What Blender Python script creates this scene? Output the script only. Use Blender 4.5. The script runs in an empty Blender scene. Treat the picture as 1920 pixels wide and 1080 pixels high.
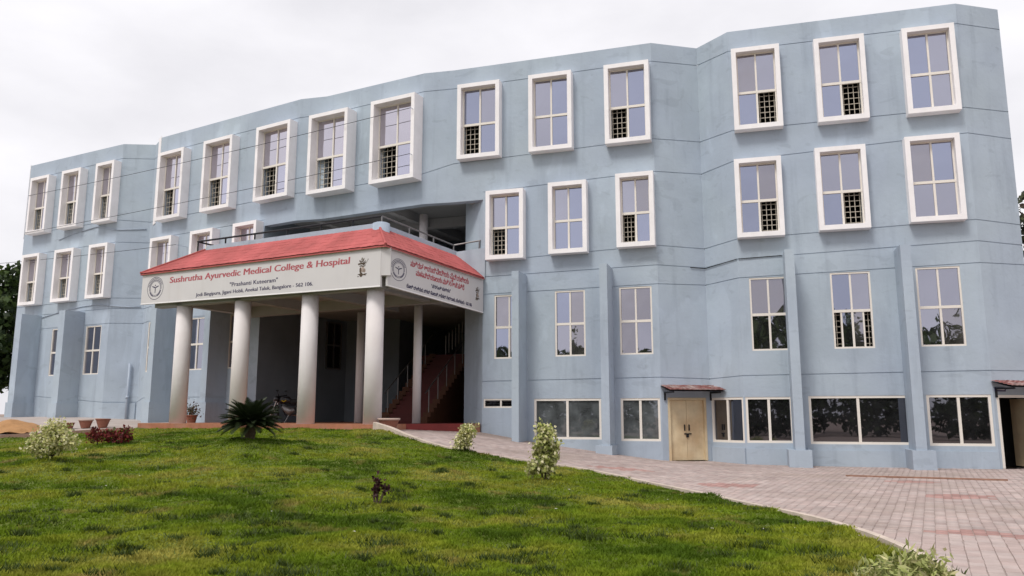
import bpy, math, random
import numpy as np
from mathutils import Vector, Matrix
R = math.radians
random.seed(7); rng = np.random.default_rng(7)
sc = bpy.context.scene
COL = sc.collection

# ------------------------------------------------------------------ camera, world, sun, exposure
EYE = 1.5
cam_d = bpy.data.cameras.new('camera'); cam = bpy.data.objects.new('camera', cam_d); COL.objects.link(cam)
cam_d.sensor_width = 36.0; cam_d.lens = 36.0*1479/1920; cam_d.clip_start = 0.1; cam_d.clip_end = 3000
cam.location = (0, 0, EYE); cam.rotation_euler = (R(90)+math.atan(240/1479), 0, 0)
sc.camera = cam
SUN_EL = 54; SUN_AZ = Vector((-0.60, -0.80))
w = bpy.data.worlds.new('World'); sc.world = w; w.use_nodes = True
nt = w.node_tree; nt.nodes.clear()
out = nt.nodes.new('ShaderNodeOutputWorld'); bg = nt.nodes.new('ShaderNodeBackground')
sky = nt.nodes.new('ShaderNodeTexSky'); sky.sky_type = 'NISHITA'; sky.sun_disc = False
sky.sun_elevation = R(SUN_EL); sky.sun_rotation = math.atan2(SUN_AZ.x, SUN_AZ.y); sky.dust_density = 6; sky.air_density = 1.0
tc = nt.nodes.new('ShaderNodeTexCoord'); mp = nt.nodes.new('ShaderNodeMapping'); mp.inputs['Scale'].default_value = (1, 1, 2.2)
nz = nt.nodes.new('ShaderNodeTexNoise'); nz.inputs['Scale'].default_value = 1.9; nz.inputs['Detail'].default_value = 7; nz.inputs['Roughness'].default_value = .52
rp = nt.nodes.new('ShaderNodeValToRGB'); rp.color_ramp.elements[0].position = .36; rp.color_ramp.elements[1].position = .62
rp.color_ramp.elements[0].color = (6.5, 6.4, 6.7, 1); rp.color_ramp.elements[1].color = (8.6, 8.45, 8.7, 1)
mx = nt.nodes.new('ShaderNodeMix'); mx.data_type = 'RGBA'; mx.inputs[0].default_value = .93
L = nt.links.new
L(tc.outputs['Generated'], mp.inputs['Vector']); L(mp.outputs['Vector'], nz.inputs['Vector']); L(nz.outputs['Fac'], rp.inputs['Fac'])
L(sky.outputs['Color'], mx.inputs[6]); L(rp.outputs['Color'], mx.inputs[7]); L(mx.outputs[2], bg.inputs['Color'])
bg.inputs['Strength'].default_value = .10
L(bg.outputs['Background'], out.inputs['Surface'])
sd = bpy.data.lights.new('sun', 'SUN'); sd.energy = 1.5; sd.angle = R(16); sd.color = (1, .96, .90)
sun = bpy.data.objects.new('sun', sd); COL.objects.link(sun)
az = SUN_AZ.normalized(); el = R(SUN_EL)
sun.rotation_euler = Vector((az.x*math.cos(el), az.y*math.cos(el), math.sin(el))).to_track_quat('Z', 'Y').to_euler()
sc.view_settings.view_transform = 'Standard'; sc.view_settings.look = 'None'; sc.view_settings.gamma = 1; sc.view_settings.exposure = 0.36
sc.cycles.max_bounces = 6; sc.cycles.transparent_max_bounces = 12

# ------------------------------------------------------------------ helpers
MATS = {}
def mat(name, col, rough=.75, var=.10, scale=3.0, bump=0.0, bscale=40., spec=.3, col2=None, fac2=(.5, .7), attr=None, metallic=0., stain=None, trans=0., patch=0.):
    m = bpy.data.materials.new(name); m.use_nodes = True; t = m.node_tree; n = t.nodes
    b = n['Principled BSDF']; b.inputs['Roughness'].default_value = rough; b.inputs['Specular IOR Level'].default_value = spec; b.inputs['Metallic'].default_value = metallic
    g = n.new('ShaderNodeNewGeometry')
    no = n.new('ShaderNodeTexNoise'); no.inputs['Scale'].default_value = scale; no.inputs['Detail'].default_value = 6; no.inputs['Roughness'].default_value = .6
    t.links.new(g.outputs['Position'], no.inputs['Vector'])
    r = n.new('ShaderNodeMapRange'); r.inputs[1].default_value = .3; r.inputs[2].default_value = .7; r.inputs[3].default_value = 1-var; r.inputs[4].default_value = 1+var
    t.links.new(no.outputs['Fac'], r.inputs[0])
    base = n.new('ShaderNodeRGB'); base.outputs[0].default_value = (*col, 1); src = base.outputs[0]
    if attr:
        a = n.new('ShaderNodeAttribute'); a.attribute_name = attr; src = a.outputs['Color']
    if col2:
        n2 = n.new('ShaderNodeTexNoise'); n2.inputs['Scale'].default_value = scale*.35; n2.inputs['Detail'].default_value = 5
        t.links.new(g.outputs['Position'], n2.inputs['Vector'])
        r2 = n.new('ShaderNodeMapRange'); r2.inputs[1].default_value = fac2[0]; r2.inputs[2].default_value = fac2[1]
        t.links.new(n2.outputs['Fac'], r2.inputs[0])
        m2 = n.new('ShaderNodeMix'); m2.data_type = 'RGBA'; t.links.new(r2.outputs[0], m2.inputs[0]); t.links.new(src, m2.inputs[6]); m2.inputs[7].default_value = (*col2, 1); src = m2.outputs[2]
    if stain:   # weather streaks: noise stretched in z, with a shape of its own
        mp_ = n.new('ShaderNodeMapping'); mp_.inputs['Scale'].default_value = (2.2, 2.2, .22); t.links.new(g.outputs['Position'], mp_.inputs['Vector'])
        n3 = n.new('ShaderNodeTexNoise'); n3.inputs['Scale'].default_value = 1.0; n3.inputs['Detail'].default_value = 8; n3.inputs['Roughness'].default_value = .65; t.links.new(mp_.outputs[0], n3.inputs['Vector'])
        r3 = n.new('ShaderNodeMapRange'); r3.inputs[1].default_value = .53; r3.inputs[2].default_value = .75; r3.inputs[4].default_value = stain[3]; t.links.new(n3.outputs['Fac'], r3.inputs[0])
        m3 = n.new('ShaderNodeMix'); m3.data_type = 'RGBA'; t.links.new(r3.outputs[0], m3.inputs[0]); t.links.new(src, m3.inputs[6]); m3.inputs[7].default_value = (*stain[:3], 1); src = m3.outputs[2]
    sc_out = r.outputs[0]
    if patch:   # smeared plaster repairs: hard-edged blotches a little lighter or darker than the coat
        for (ps, lo, hi, amt, st) in ((.55, .60, .625, patch, (1, 1, .45)), (1.1, .63, .66, -patch*1.1, (1, 1, 2.2)), (2.7, .66, .70, -patch*.9, (1, 1, 1))):
            mq = n.new('ShaderNodeMapping'); mq.inputs['Scale'].default_value = st; mq.inputs['Location'].default_value = (ps*7, ps*3, 0); t.links.new(g.outputs['Position'], mq.inputs[0])
            nq = n.new('ShaderNodeTexNoise'); nq.inputs['Scale'].default_value = ps; nq.inputs['Detail'].default_value = 7; nq.inputs['Distortion'].default_value = .6; t.links.new(mq.outputs[0], nq.inputs['Vector'])
            rq = n.new('ShaderNodeMapRange'); rq.inputs[1].default_value = lo; rq.inputs[2].default_value = hi; rq.inputs[3].default_value = 1; rq.inputs[4].default_value = 1+amt; t.links.new(nq.outputs['Fac'], rq.inputs[0])
            mm = n.new('ShaderNodeMath'); mm.operation = 'MULTIPLY'; t.links.new(sc_out, mm.inputs[0]); t.links.new(rq.outputs[0], mm.inputs[1]); sc_out = mm.outputs[0]
    v = n.new('ShaderNodeVectorMath'); v.operation = 'SCALE'; t.links.new(src, v.inputs[0]); t.links.new(sc_out, v.inputs['Scale'])
    t.links.new(v.outputs[0], b.inputs['Base Color'])
    if bump:
        nb = n.new('ShaderNodeTexNoise'); nb.inputs['Scale'].default_value = bscale; nb.inputs['Detail'].default_value = 4
        t.links.new(g.outputs['Position'], nb.inputs['Vector'])
        bu = n.new('ShaderNodeBump'); bu.inputs['Strength'].default_value = bump; bu.inputs['Distance'].default_value = .02
        t.links.new(nb.outputs['Fac'], bu.inputs['Height']); t.links.new(bu.outputs['Normal'], b.inputs['Normal'])
    if trans:
        tr = n.new('ShaderNodeBsdfTranslucent'); t.links.new(v.outputs[0], tr.inputs['Color'])
        ms = n.new('ShaderNodeMixShader'); ms.inputs[0].default_value = trans
        t.links.new(b.outputs[0], ms.inputs[1]); t.links.new(tr.outputs[0], ms.inputs[2]); t.links.new(ms.outputs[0], n['Material Output'].inputs['Surface'])
    MATS[name] = m; return m
def glass(name, tint, refl, fac, wav=.012, dust_reflect=0., dust_reflect_col=(.3, .3, .3)):
    m = bpy.data.materials.new(name); m.use_nodes = True; t = m.node_tree; n = t.nodes; n.clear()
    o = n.new('ShaderNodeOutputMaterial'); tr = n.new('ShaderNodeBsdfTransparent'); tr.inputs[0].default_value = (*tint, 1)
    gl = n.new('ShaderNodeBsdfGlossy'); gl.inputs['Color'].default_value = (*refl, 1); gl.inputs['Roughness'].default_value = .015
    g = n.new('ShaderNodeNewGeometry'); no = n.new('ShaderNodeTexNoise'); no.inputs['Scale'].default_value = 1.1; no.inputs['Detail'].default_value = 1
    t.links.new(g.outputs['Position'], no.inputs['Vector'])
    bu = n.new('ShaderNodeBump'); bu.inputs['Strength'].default_value = 1; bu.inputs['Distance'].default_value = wav
    t.links.new(no.outputs['Fac'], bu.inputs['Height']); t.links.new(bu.outputs['Normal'], gl.inputs['Normal'])
    ms = n.new('ShaderNodeMixShader'); ms.inputs[0].default_value = fac
    t.links.new(tr.outputs[0], ms.inputs[1]); t.links.new(gl.outputs[0], ms.inputs[2]); last = ms
    if dust_reflect:  # diffuse film: dust on most panes, painted reflection on the grey ones
        df = n.new('ShaderNodeBsdfDiffuse'); df.inputs[0].default_value = (*dust_reflect_col, 1); n4 = n.new('ShaderNodeTexNoise'); n4.inputs['Scale'].default_value = 2.3; n4.inputs['Detail'].default_value = 8; t.links.new(g.outputs['Position'], n4.inputs['Vector'])
        r4 = n.new('ShaderNodeMapRange'); r4.inputs[1].default_value = .3; r4.inputs[2].default_value = .75; r4.inputs[3].default_value = dust_reflect*.5; r4.inputs[4].default_value = dust_reflect*1.6; t.links.new(n4.outputs['Fac'], r4.inputs[0])
        m4 = n.new('ShaderNodeMixShader'); t.links.new(r4.outputs[0], m4.inputs[0]); t.links.new(ms.outputs[0], m4.inputs[1]); t.links.new(df.outputs[0], m4.inputs[2]); last = m4
    t.links.new(last.outputs[0], o.inputs[0])
    MATS[name] = m; return m

ORG = {}
def rootloc(o):
    while o.parent: o = o.parent
    return ORG.get(o.name, Vector((0, 0, 0)))
def tag(o, label=None, cat=None, group=None, kind=None):
    if label: o['label'] = label
    if cat: o['category'] = cat
    if group: o['group'] = group
    if kind: o['kind'] = kind
    return o
def thing(name, loc, label, cat, group=None):
    o = bpy.data.objects.new(name, None); COL.objects.link(o); o.location = loc; o.empty_display_size = .3
    ORG[o.name] = Vector(loc); return tag(o, label, cat, group)
class MB:
    def __init__(s): s.v = []; s.f = []
    def add(s, vs, fs):
        k = len(s.v); s.v += [tuple(p) for p in vs]; s.f += [tuple(i+k for i in f) for f in fs]
    def quad(s, a, b, c, d): s.add([a, b, c, d], [(0, 1, 2, 3)])
    def box(s, fn, a0, a1, b0, b1, c0, c1):
        vs = [fn(a, b, c) for a in (a0, a1) for b in (b0, b1) for c in (c0, c1)]
        s.add(vs, [(0, 1, 3, 2), (4, 6, 7, 5), (0, 4, 5, 1), (2, 3, 7, 6), (0, 2, 6, 4), (1, 5, 7, 3)])
    def ring(s, fn, u0, u1, z0, z1, bw, d0, d1, bt=None, bb=None):
        bt = bw if bt is None else bt; bb = bw if bb is None else bb
        o = [(u0, z0), (u1, z0), (u1, z1), (u0, z1)]; i = [(u0+bw, z0+bb), (u1-bw, z0+bb), (u1-bw, z1-bt), (u0+bw, z1-bt)]
        vs = [fn(a, b, d1) for a, b in o]+[fn(a, b, d1) for a, b in i]+[fn(a, b, d0) for a, b in o]+[fn(a, b, d0) for a, b in i]
        fs = []
        for k in range(4):
            j = (k+1) % 4
            fs += [(k, j, 4+j, 4+k), (k, 8+k, 8+j, j), (4+k, 4+j, 12+j, 12+k), (8+k, 12+k, 12+j, 8+j)]
        s.add(vs, fs)
    def prism(s, poly, z0, z1):
        n = len(poly); z0f = z0 if callable(z0) else (lambda x, y: z0)
        s.add([(x, y, z0f(x, y)) for x, y in poly]+[(x, y, z1) for x, y in poly], [tuple(range(n, 2*n)), tuple(reversed(range(n)))]+[(i, (i+1) % n, n+(i+1) % n, n+i) for i in range(n)])
    def tube(s, pts, r, k=8, cap=True):
        pts = [Vector(p) for p in pts]; rs = r if isinstance(r, (list, tuple)) else [r]*len(pts); rings = []
        up = None
        for i, p in enumerate(pts):
            t = (pts[min(i+1, len(pts)-1)]-pts[max(i-1, 0)]).normalized()
            if up is None: up = t.orthogonal().normalized()
            up = (up-t*up.dot(t)); up = up.normalized() if up.length > 1e-5 else t.orthogonal().normalized()
            q = t.cross(up)
            rings.append([p+(up*math.cos(2*math.pi*j/k)+q*math.sin(2*math.pi*j/k))*rs[i] for j in range(k)])
        vs = [p for rg in rings for p in rg]; fs = []
        for i in range(len(pts)-1):
            for j in range(k): fs.append((i*k+j, i*k+(j+1) % k, (i+1)*k+(j+1) % k, (i+1)*k+j))
        if cap: fs += [tuple(reversed(range(k))), tuple(range((len(pts)-1)*k, len(pts)*k))]
        s.add(vs, fs)
    def lathe(s, c, prof, k=20):
        vs = []; fs = []
        for r, z in prof:
            for j in range(k): vs.append((c[0]+r*math.cos(2*math.pi*j/k), c[1]+r*math.sin(2*math.pi*j/k), c[2]+z))
        for i in range(len(prof)-1):
            for j in range(k): fs.append((i*k+j, i*k+(j+1) % k, (i+1)*k+(j+1) % k, (i+1)*k+j))
        s.add(vs, fs)
    def build(s, name, m, parent=None, smooth=False, kind=None, label=None, cat=None, group=None, loc=None):
        o0 = rootloc(parent) if parent else Vector(loc or (0, 0, 0))
        me = bpy.data.meshes.new(name); me.from_pydata([(a-o0.x, b-o0.y, c-o0.z) for a, b, c in s.v], [], s.f); me.update()
        if smooth: me.polygons.foreach_set('use_smooth', [True]*len(me.polygons))
        me.materials.append(MATS[m]); o = bpy.data.objects.new(name, me); COL.objects.link(o)
        if parent: o.parent = parent
        else: o.location = o0
        tag(o, label, cat, group, kind)
        return o
def np_mesh(name, V, F, m, parent=None, color=None, kind=None, o0=None):
    """quads/tris from numpy arrays, optional per-vertex colour (the leaf's own colour)"""
    o0 = rootloc(parent) if parent else Vector(o0 or (0, 0, 0))
    V = np.asarray(V, np.float32)-np.array(o0, np.float32); F = np.asarray(F, np.int32)
    me = bpy.data.meshes.new(name); k = F.shape[1]
    me.vertices.add(len(V)); me.vertices.foreach_set('co', V.ravel())
    me.loops.add(F.size); me.loops.foreach_set('vertex_index', F.ravel())
    me.polygons.add(len(F)); me.polygons.foreach_set('loop_start', np.arange(len(F), dtype=np.int32)*k); me.polygons.foreach_set('loop_total', np.full(len(F), k, np.int32))
    me.update(calc_edges=True)
    if color is not None:
        a = me.color_attributes.new('tint', 'FLOAT_COLOR', 'POINT'); c = np.ones((len(V), 4), np.float32); c[:, :3] = color; a.data.foreach_set('color', c.ravel())
    me.materials.append(MATS[m]); o = bpy.data.objects.new(name, me); COL.objects.link(o)
    if parent: o.parent = parent
    else: o.location = o0
    if kind: o['kind'] = kind
    return o
I3 = lambda a, b, c: (a, b, c)

# ------------------------------------------------------------------ materials
mat('wall', (.385, .450, .535), .85, .075, .7, .4, 7., .15, col2=(.415, .485, .55), fac2=(.4, .62), stain=(.285, .335, .40, .6), patch=.075)
mat('trim', (.88, .86, .87), .6, .05, 2.0, .1, 20., .3, stain=(.68, .65, .64, .3))
mat('sash', (.79, .745, .68), .4, .03, 2.0)
mat('grille', (.55, .50, .42), .5, .05)
mat('groove', (.16, .2, .25), .9, .1)
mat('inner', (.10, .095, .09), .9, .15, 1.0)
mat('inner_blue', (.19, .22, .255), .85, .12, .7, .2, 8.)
mat('soffit', (.36, .36, .36), .9, .1, .8)
mat('column', (.80, .76, .77), .75, .05, 1.0, .2, 10., .2, col2=(.72, .66, .64), fac2=(.5, .8), stain=(.58, .51, .48, .3))
mat('tile_red', (.47, .125, .122), .85, .16, 1.6, .2, 14., .12, col2=(.39, .105, .10), fac2=(.42, .60), stain=(.33, .10, .095, .4))
mat('tile_old', (.33, .15, .14), .8, .35, 6., .3, 30., .2, col2=(.46, .36, .34), fac2=(.46, .62))
mat('panel', (.64, .62, .625), .5, .04, .9, 0, 30., .3, stain=(.54, .51, .49, .35))
mat('red_print', (.44, .10, .12), .6, .06); mat('navy_print', (.05, .045, .10), .6, .05); mat('brown_print', (.09, .065, .045), .7, .35, 14.)
mat('pale_brown_print', (.38, .30, .26), .7, .2, 10.); mat('blue_plate', (.03, .03, .10), .5)
mat('black_metal', (.02, .02, .024), .45, .1, 5., metallic=.4)
mat('steel', (.22, .21, .21), .4, .1, 5., metallic=.7)
mat('terracotta', (.40, .17, .10), .85, .18, 2.5, .3, 25., .2, col2=(.36, .22, .16))
mat('pot', (.27, .115, .08), .85, .15, 5., .2, 30.); mat('pot_rim', (.48, .36, .31), .85, .1, 6.); mat('soil', (.10, .07, .05), .95, .2, 20.)
mat('red_floor', (.085, .012, .011), .55, .15, 2.); mat('red_strip', (.19, .028, .026), .5, .15, 2.); mat('stair_side', (.085, .033, .016), .7, .15, 3.)
mat('door', (.68, .56, .37), .6, .12, 2.5, .1, 30., .3, col2=(.55, .38, .21), fac2=(.45, .7), stain=(.45, .31, .2, .5))
mat('ground', (.30, .23, .19), .95, .15, .8, .3, 6.); mat('concrete', (.44, .385, .355), .9, .10, 1.2, .25, 20., .2, col2=(.40, .33, .29)); mat('bed', (.37, .305, .28), .95, .2, 8.)
mat('kerb', (.56, .47, .40), .9, .15, 3., .3, 25.); mat('kerb_brown', (.30, .19, .15), .9, .2, 2., .3, 25.)
mat('paver', (.40, .31, .285), .9, .16, 1.0, .25, 60., .15, attr='tint', col2=(.36, .29, .255), fac2=(.5, .7))
mat('paver_a', (.455, .375, .35), .9, .14, 3., .3, 60., .15); mat('paver_b', (.435, .345, .32), .9, .14, 3., .3, 60., .15); mat('paver_c', (.40, .245, .22), .9, .14, 3., .3, 60., .15)
mat('sand', (.40, .22, .10), .95, .15, 4., .5, 30.)
mat('bark', (.09, .065, .045), .9, .25, 8., .4, 30.)
mat('leaf', (.1, .15, .05), .6, .12, 4., attr='tint', trans=.25); mat('soil_lawn', (.10, .13, .02), .95, .25, 1.5)
mat('rubber', (.012, .012, .012), .7); mat('paint_black', (.012, .011, .015), .3, .05, spec=.5); mat('paint_yellow', (.5, .36, .03), .4); mat('chrome', (.55, .55, .55), .25, .05, metallic=.9); mat('lens', (.6, .6, .62), .15)
mat('cable', (.03, .03, .035), .7); mat('timber', (.30, .17, .12), .85, .2, 5.); mat('pipe', (.40, .46, .545), .5, .05)
mat('litter', (.6, .58, .5), .8, .1)
glass('glass_sky', (.10, .10, .11), (.43, .435, .52), .86, .006, .05)
glass('glass_sky_b', (.10, .10, .11), (.38, .41, .54), .84, .008, .03)
glass('glass_sky_c', (.12, .11, .11), (.40, .39, .45), .82, .010, .12, (.34, .32, .31))
glass('glass_pale', (.12, .11, .12), (.66, .63, .70), .88, .008, .05)
glass('glass_pale_b', (.12, .11, .12), (.60, .60, .72), .88, .008, .03)
glass('glass_grey_reflect', (.10, .11, .12), (.26, .27, .30), .6, .002, .36, (.22, .245, .255))  # pale reflection painted into these panes as diffuse grey
glass('glass_dark', (.10, .11, .12), (.30, .30, .34), .55, .001, .05, (.22, .22, .24))
# grass: green with dry yellow patches, position noise
def grass_mat(name):
    m = bpy.data.materials.new(name); m.use_nodes = True; t = m.node_tree; n = t.nodes; b = n['Principled BSDF']
    b.inputs['Roughness'].default_value = .7; b.inputs['Specular IOR Level'].default_value = .15
    g = n.new('ShaderNodeNewGeometry'); mp_ = n.new('ShaderNodeMapping'); mp_.inputs['Scale'].default_value = (1, 1, 0); t.links.new(g.outputs['Position'], mp_.inputs[0])
    def noise(s, d=4):
        q = n.new('ShaderNodeTexNoise'); q.inputs['Scale'].default_value = s; q.inputs['Detail'].default_value = d; t.links.new(mp_.outputs[0], q.inputs['Vector']); return q.outputs['Fac']
    r = n.new('ShaderNodeValToRGB'); e = r.color_ramp.elements
    e[0].position = .40; e[0].color = (.078, .135, .008, 1); e[1].position = .66; e[1].color = (.36, .33, .07, 1)
    k = e.new(.475); k.color = (.165, .24, .014, 1); k = e.new(.55); k.color = (.25, .29, .024, 1)
    t.links.new(noise(.42, 6), r.inputs[0])
    r2 = n.new('ShaderNodeMapRange'); r2.inputs[1].default_value = .3; r2.inputs[2].default_value = .7; r2.inputs[3].default_value = .72; r2.inputs[4].default_value = 1.28; t.links.new(noise(2.6, 5), r2.inputs[0])
    r3 = n.new('ShaderNodeMapRange'); r3.inputs[1].default_value = .585; r3.inputs[2].default_value = .72; r3.inputs[4].default_value = .85; t.links.new(noise(1.1, 5), r3.inputs[0])
    mx_ = n.new('ShaderNodeMix'); mx_.data_type = 'RGBA'; t.links.new(r3.outputs[0], mx_.inputs[0]); t.links.new(r.outputs[0], mx_.inputs[6]); mx_.inputs[7].default_value = (.34, .25, .09, 1)
    v = n.new('ShaderNodeVectorMath'); v.operation = 'SCALE'; t.links.new(mx_.outputs[2], v.inputs[0]); t.links.new(r2.outputs[0], v.inputs['Scale'])
    t.links.new(v.outputs[0], b.inputs['Base Color'])
    tr = n.new('ShaderNodeBsdfTranslucent'); t.links.new(v.outputs[0], tr.inputs['Color']); ms = n.new('ShaderNodeMixShader'); ms.inputs[0].default_value = .3
    t.links.new(b.outputs[0], ms.inputs[1]); t.links.new(tr.outputs[0], ms.inputs[2]); t.links.new(ms.outputs[0], n['Material Output'].inputs['Surface'])
    MATS[name] = m
grass_mat('grass')

# ------------------------------------------------------------------ terrain
CP = np.array([(-12.9, 28.6, 1.03), (-8, 26.1, 1.05), (-4.6, 24.2, 1.05), (-3.0, 23.3, 1.0), (-2.97, 22, .88), (-1.35, 20, .55), (1.56, 19.2, .2), (2.76, 17, .06), (3.87, 13, .0), (4.4, 10.8, 0), (4.35, 9.2, 0), (4.1, 7.4, 0),
 (-1.1, 28.2, .95), (0.2, 26.9, .64), (2.76, 27, .34), (3.9, 25.3, .2), (4.93, 26.28, .06), (6.6, 26.7, .03), (7.4, 25.5, 0), (14.2, 23.5, -.03), (16, 24, -.03), (20, 20, -.05), (14, 10, -.03), (10, 5, -.03), (18, 5, -.05), (9, 18, 0),
 (-2.5, 27.3, 1.0), (-3.5, 26, 1.03), (-1.6, 20.8, .58), (0.67, 16, .15), (-7.3, 22, .82), (-10.5, 18, .5), (-15.6, 28.3, .80), (-17.8, 27.4, .60), (-21, 26.2, .5), (-15.7, 29.3, .95), (-18.1, 28.5, .84), (-22, 27.3, .78), (-20, 20, .35), (0, 7, -.03), (-5, 7, 0), (-10, 10, .1), (-5, 15, .35), (0, 0, -.1), (0, -20, -.1), (-20, 0, 0), (20, -20, -.1),
 (-25.5, 40.2, 1.47), (-19, 36.9, 1.43), (-16.7, 36, 1.3), (-12, 33, 1.22), (-14, 30.5, 1.1), (-60, 60, 1.5), (60, 60, 0), (-60, 0, .2), (60, 0, -.1), (0, 70, 1.), (-30, 30, .9), (-45, 45, 1.3)], float)
_n = len(CP); _X = CP[:, :2]/20
_phi = lambda r2: np.where(r2 > 1e-9, .5*r2*np.log(np.maximum(r2, 1e-9)), 0)
_K = _phi(((_X[:, None]-_X[None])**2).sum(-1))+np.eye(_n)*2e-3; _P = np.c_[np.ones(_n), _X]
_S = np.linalg.solve(np.block([[_K, _P], [_P.T, np.zeros((3, 3))]]), np.r_[CP[:, 2], 0, 0, 0])
def gz(x, y):
    x = np.asarray(x, float); y = np.asarray(y, float); sh = x.shape
    q = np.stack([np.clip(x, -90, 90).ravel(), np.clip(y, -90, 90).ravel()], -1)/20
    z = np.empty(len(q))
    for i in range(0, len(q), 20000):
        p = q[i:i+20000]; z[i:i+20000] = _phi(((p[:, None]-_X[None])**2).sum(-1))@_S[:_n]+_S[_n]+p@_S[_n+1:]
    return np.clip(z, -.6, 2.2).reshape(sh)
GZ = lambda x, y: float(gz(x, y))
MOUNDS = [(-9.42, 16.45, 1.0, .18), (-6.29, 19.25, 1.5, .28), (-1.18, 20.29, .5, .09), (0.63, 15.35, .75, .15), (-2.02, 12.19, .45, .08), (-11.39, 22.67, .9, .05)]
def mound(x, y):
    z = 0
    for a, b, r, h in MOUNDS: z = z+h*np.exp(-((x-a)**2+(y-b)**2)/(r*r)*1.6)
    return z
EDGE = [(-4.15, 24.25), (-3.55, 23.25), (-2.97, 22.4), (-2.2, 21.6), (-1.38, 21.0), (0.0, 20.2), (1.55, 19.6), (2.25, 18.7), (2.78, 17.6), (3.49, 15.7), (3.98, 13.8), (4.33, 12.4), (4.48, 11.2), (4.47, 9.8), (4.17, 7.85), (3.5, 5.4), (2.3, 2.5), (.5, -1)]
def smooth(pts, k=6):
    P = np.array([pts[0]]+list(pts)+[pts[-1]]); o = []
    for i in range(1, len(P)-2):
        for t in np.linspace(0, 1, k, endpoint=False):
            a, b, c, d = P[i-1:i+3]; o.append(.5*((2*b)+(c-a)*t+(2*a-5*b+4*c-d)*t*t+(3*b-a-3*c+d)*t**3))
    o.append(P[-2]); return np.array(o)
EDGE_S = smooth(EDGE)
PLAT_F = [(-13.75, 29.35), (-4.25, 24.50)]
KERB_L = [(-13.9, 29.35), (-15.54, 28.84), (-17.82, 27.95), (-21, 26.8), (-26, 25.2), (-32, 23.5)]
LAWN = [tuple(p) for p in EDGE_S]+[(-8, -3), (-34, -3), (-34, 22.9)]+[tuple(p) for p in KERB_L[::-1]]+PLAT_F
def inside(x, y, poly):
    x = np.asarray(x); y = np.asarray(y); r = np.zeros(x.shape, bool); n = len(poly)
    for i in range(n):
        (x0, y0), (x1, y1) = poly[i], poly[(i+1) % n]
        c = ((y0 > y) != (y1 > y)); r ^= c & (x < (x1-x0)*(y-y0)/((y1-y0)+1e-12)+x0)
    return r
def lump(x, y):   # unevenness of the turf
    return (.026*np.sin(1.7*x+2.3*np.sin(.9*y))*np.sin(1.9*y+1.4*np.sin(1.1*x))+.024*np.sin(4.3*x+1.9*np.sin(3.1*y))*np.sin(4.9*y+1.3*np.sin(3.7*x))+.015*np.sin(9.1*x+2*np.sin(7*y))*np.sin(10.3*y+2*np.sin(8*x)))
def sheet(xs, ys, zf, name, m, keep=None, **kw):
    X, Y = np.meshgrid(xs, ys); Z = zf(X, Y); V = np.stack([X, Y, Z], -1).reshape(-1, 3)
    nx, ny = len(xs), len(ys); i, j = np.meshgrid(np.arange(nx-1), np.arange(ny-1)); a = (j*nx+i).ravel()
    F = np.stack([a, a+1, a+nx+1, a+nx], -1)
    if keep is not None:
        c = V[F].mean(1); F = F[keep(c[:, 0], c[:, 1])]
    used, inv = np.unique(F, return_inverse=True); V = V[used]; F = inv.reshape(F.shape)
    o = np_mesh(name, V, F, m, **kw); o.data.polygons.foreach_set('use_smooth', [True]*len(o.data.polygons)); return o
gx = np.r_[-900, -400, -200, -120, np.arange(-90, 91, 1.5), 120, 200, 400, 900]; gy = np.r_[-900, -400, -200, -120, np.arange(-90, 91, 1.5), 120, 200, 400, 900]
sheet(gx, gy, lambda x, y: gz(x, y)-.09, 'ground', 'ground')['kind'] = 'structure'
lx = np.arange(-34, 5.2, .1); ly = np.arange(-3, 30, .1)
LZ = lambda x, y: gz(x, y)+mound(x, y)+lump(x, y)+.012
E = [None]
o = sheet(lx, ly, LZ, 'lawn', 'soil_lawn', keep=lambda x, y: inside(x, y, LAWN)); o['kind'] = 'structure'
# walkway by the left wing and in front of the portico
WALK = [(-4.2, 24.5), (-13.7, 29.4)]+KERB_L+[(-40, 24), (-40, 45), (-27, 42), (-16.5, 37.5), (-9, 34), (-4, 30)]
o = sheet(np.arange(-40, -3.5, .6), np.arange(23.5, 46, .6), lambda x, y: gz(x, y)-.02, 'walkway', 'concrete', keep=lambda x, y: inside(x, y, WALK)); o['kind'] = 'structure'

# grass blades: one mass nobody could count
def grass():
    N = 760000
    # even spread, thinned with distance from the near edge of the lawn
    D = 5.5+(rng.random(N)**1.75)*23.5; ang = (rng.random(N)*2-1)*R(40); x = D*np.tan(ang); y = D
    ok = inside(x, y, LAWN); x = x[ok]; y = y[ok]; n = len(x)
    dist = np.hypot(x, y)
    clump = (np.sin(2.9*x+1.7*np.sin(2.1*y))*np.sin(3.3*y+1.9*np.sin(1.7*x))+.6*np.sin(8.3*x+2.1*np.sin(6*y))*np.sin(7.7*y+1.7*np.sin(7*x)))
    h = .024+.016*rng.random(n)+.030*np.clip(clump, 0, 1.2)
    tuft = rng.random(n) < .012; h[tuft] *= 1.8
    wd = (.0045+.0045*rng.random(n))*(1+dist/14); th = rng.random(n)*2*np.pi; lean = h*(.35+.7*rng.random(n)); la = rng.random(n)*2*np.pi
    z = LZ(x, y)-.004; V = np.empty((n, 3, 3), np.float32)
    V[:, 0] = np.stack([x-wd*np.cos(th), y-wd*np.sin(th), z], -1); V[:, 1] = np.stack([x+wd*np.cos(th), y+wd*np.sin(th), z], -1)
    V[:, 2] = np.stack([x+lean*np.cos(la), y+lean*np.sin(la), z+h], -1)
    o = np_mesh('grass', V.reshape(-1, 3), np.arange(3*n).reshape(-1, 3), 'grass', kind='stuff')
    tag(o, 'short green lawn with dry yellowish patches in front of the building', 'grass')
grass()
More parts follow.
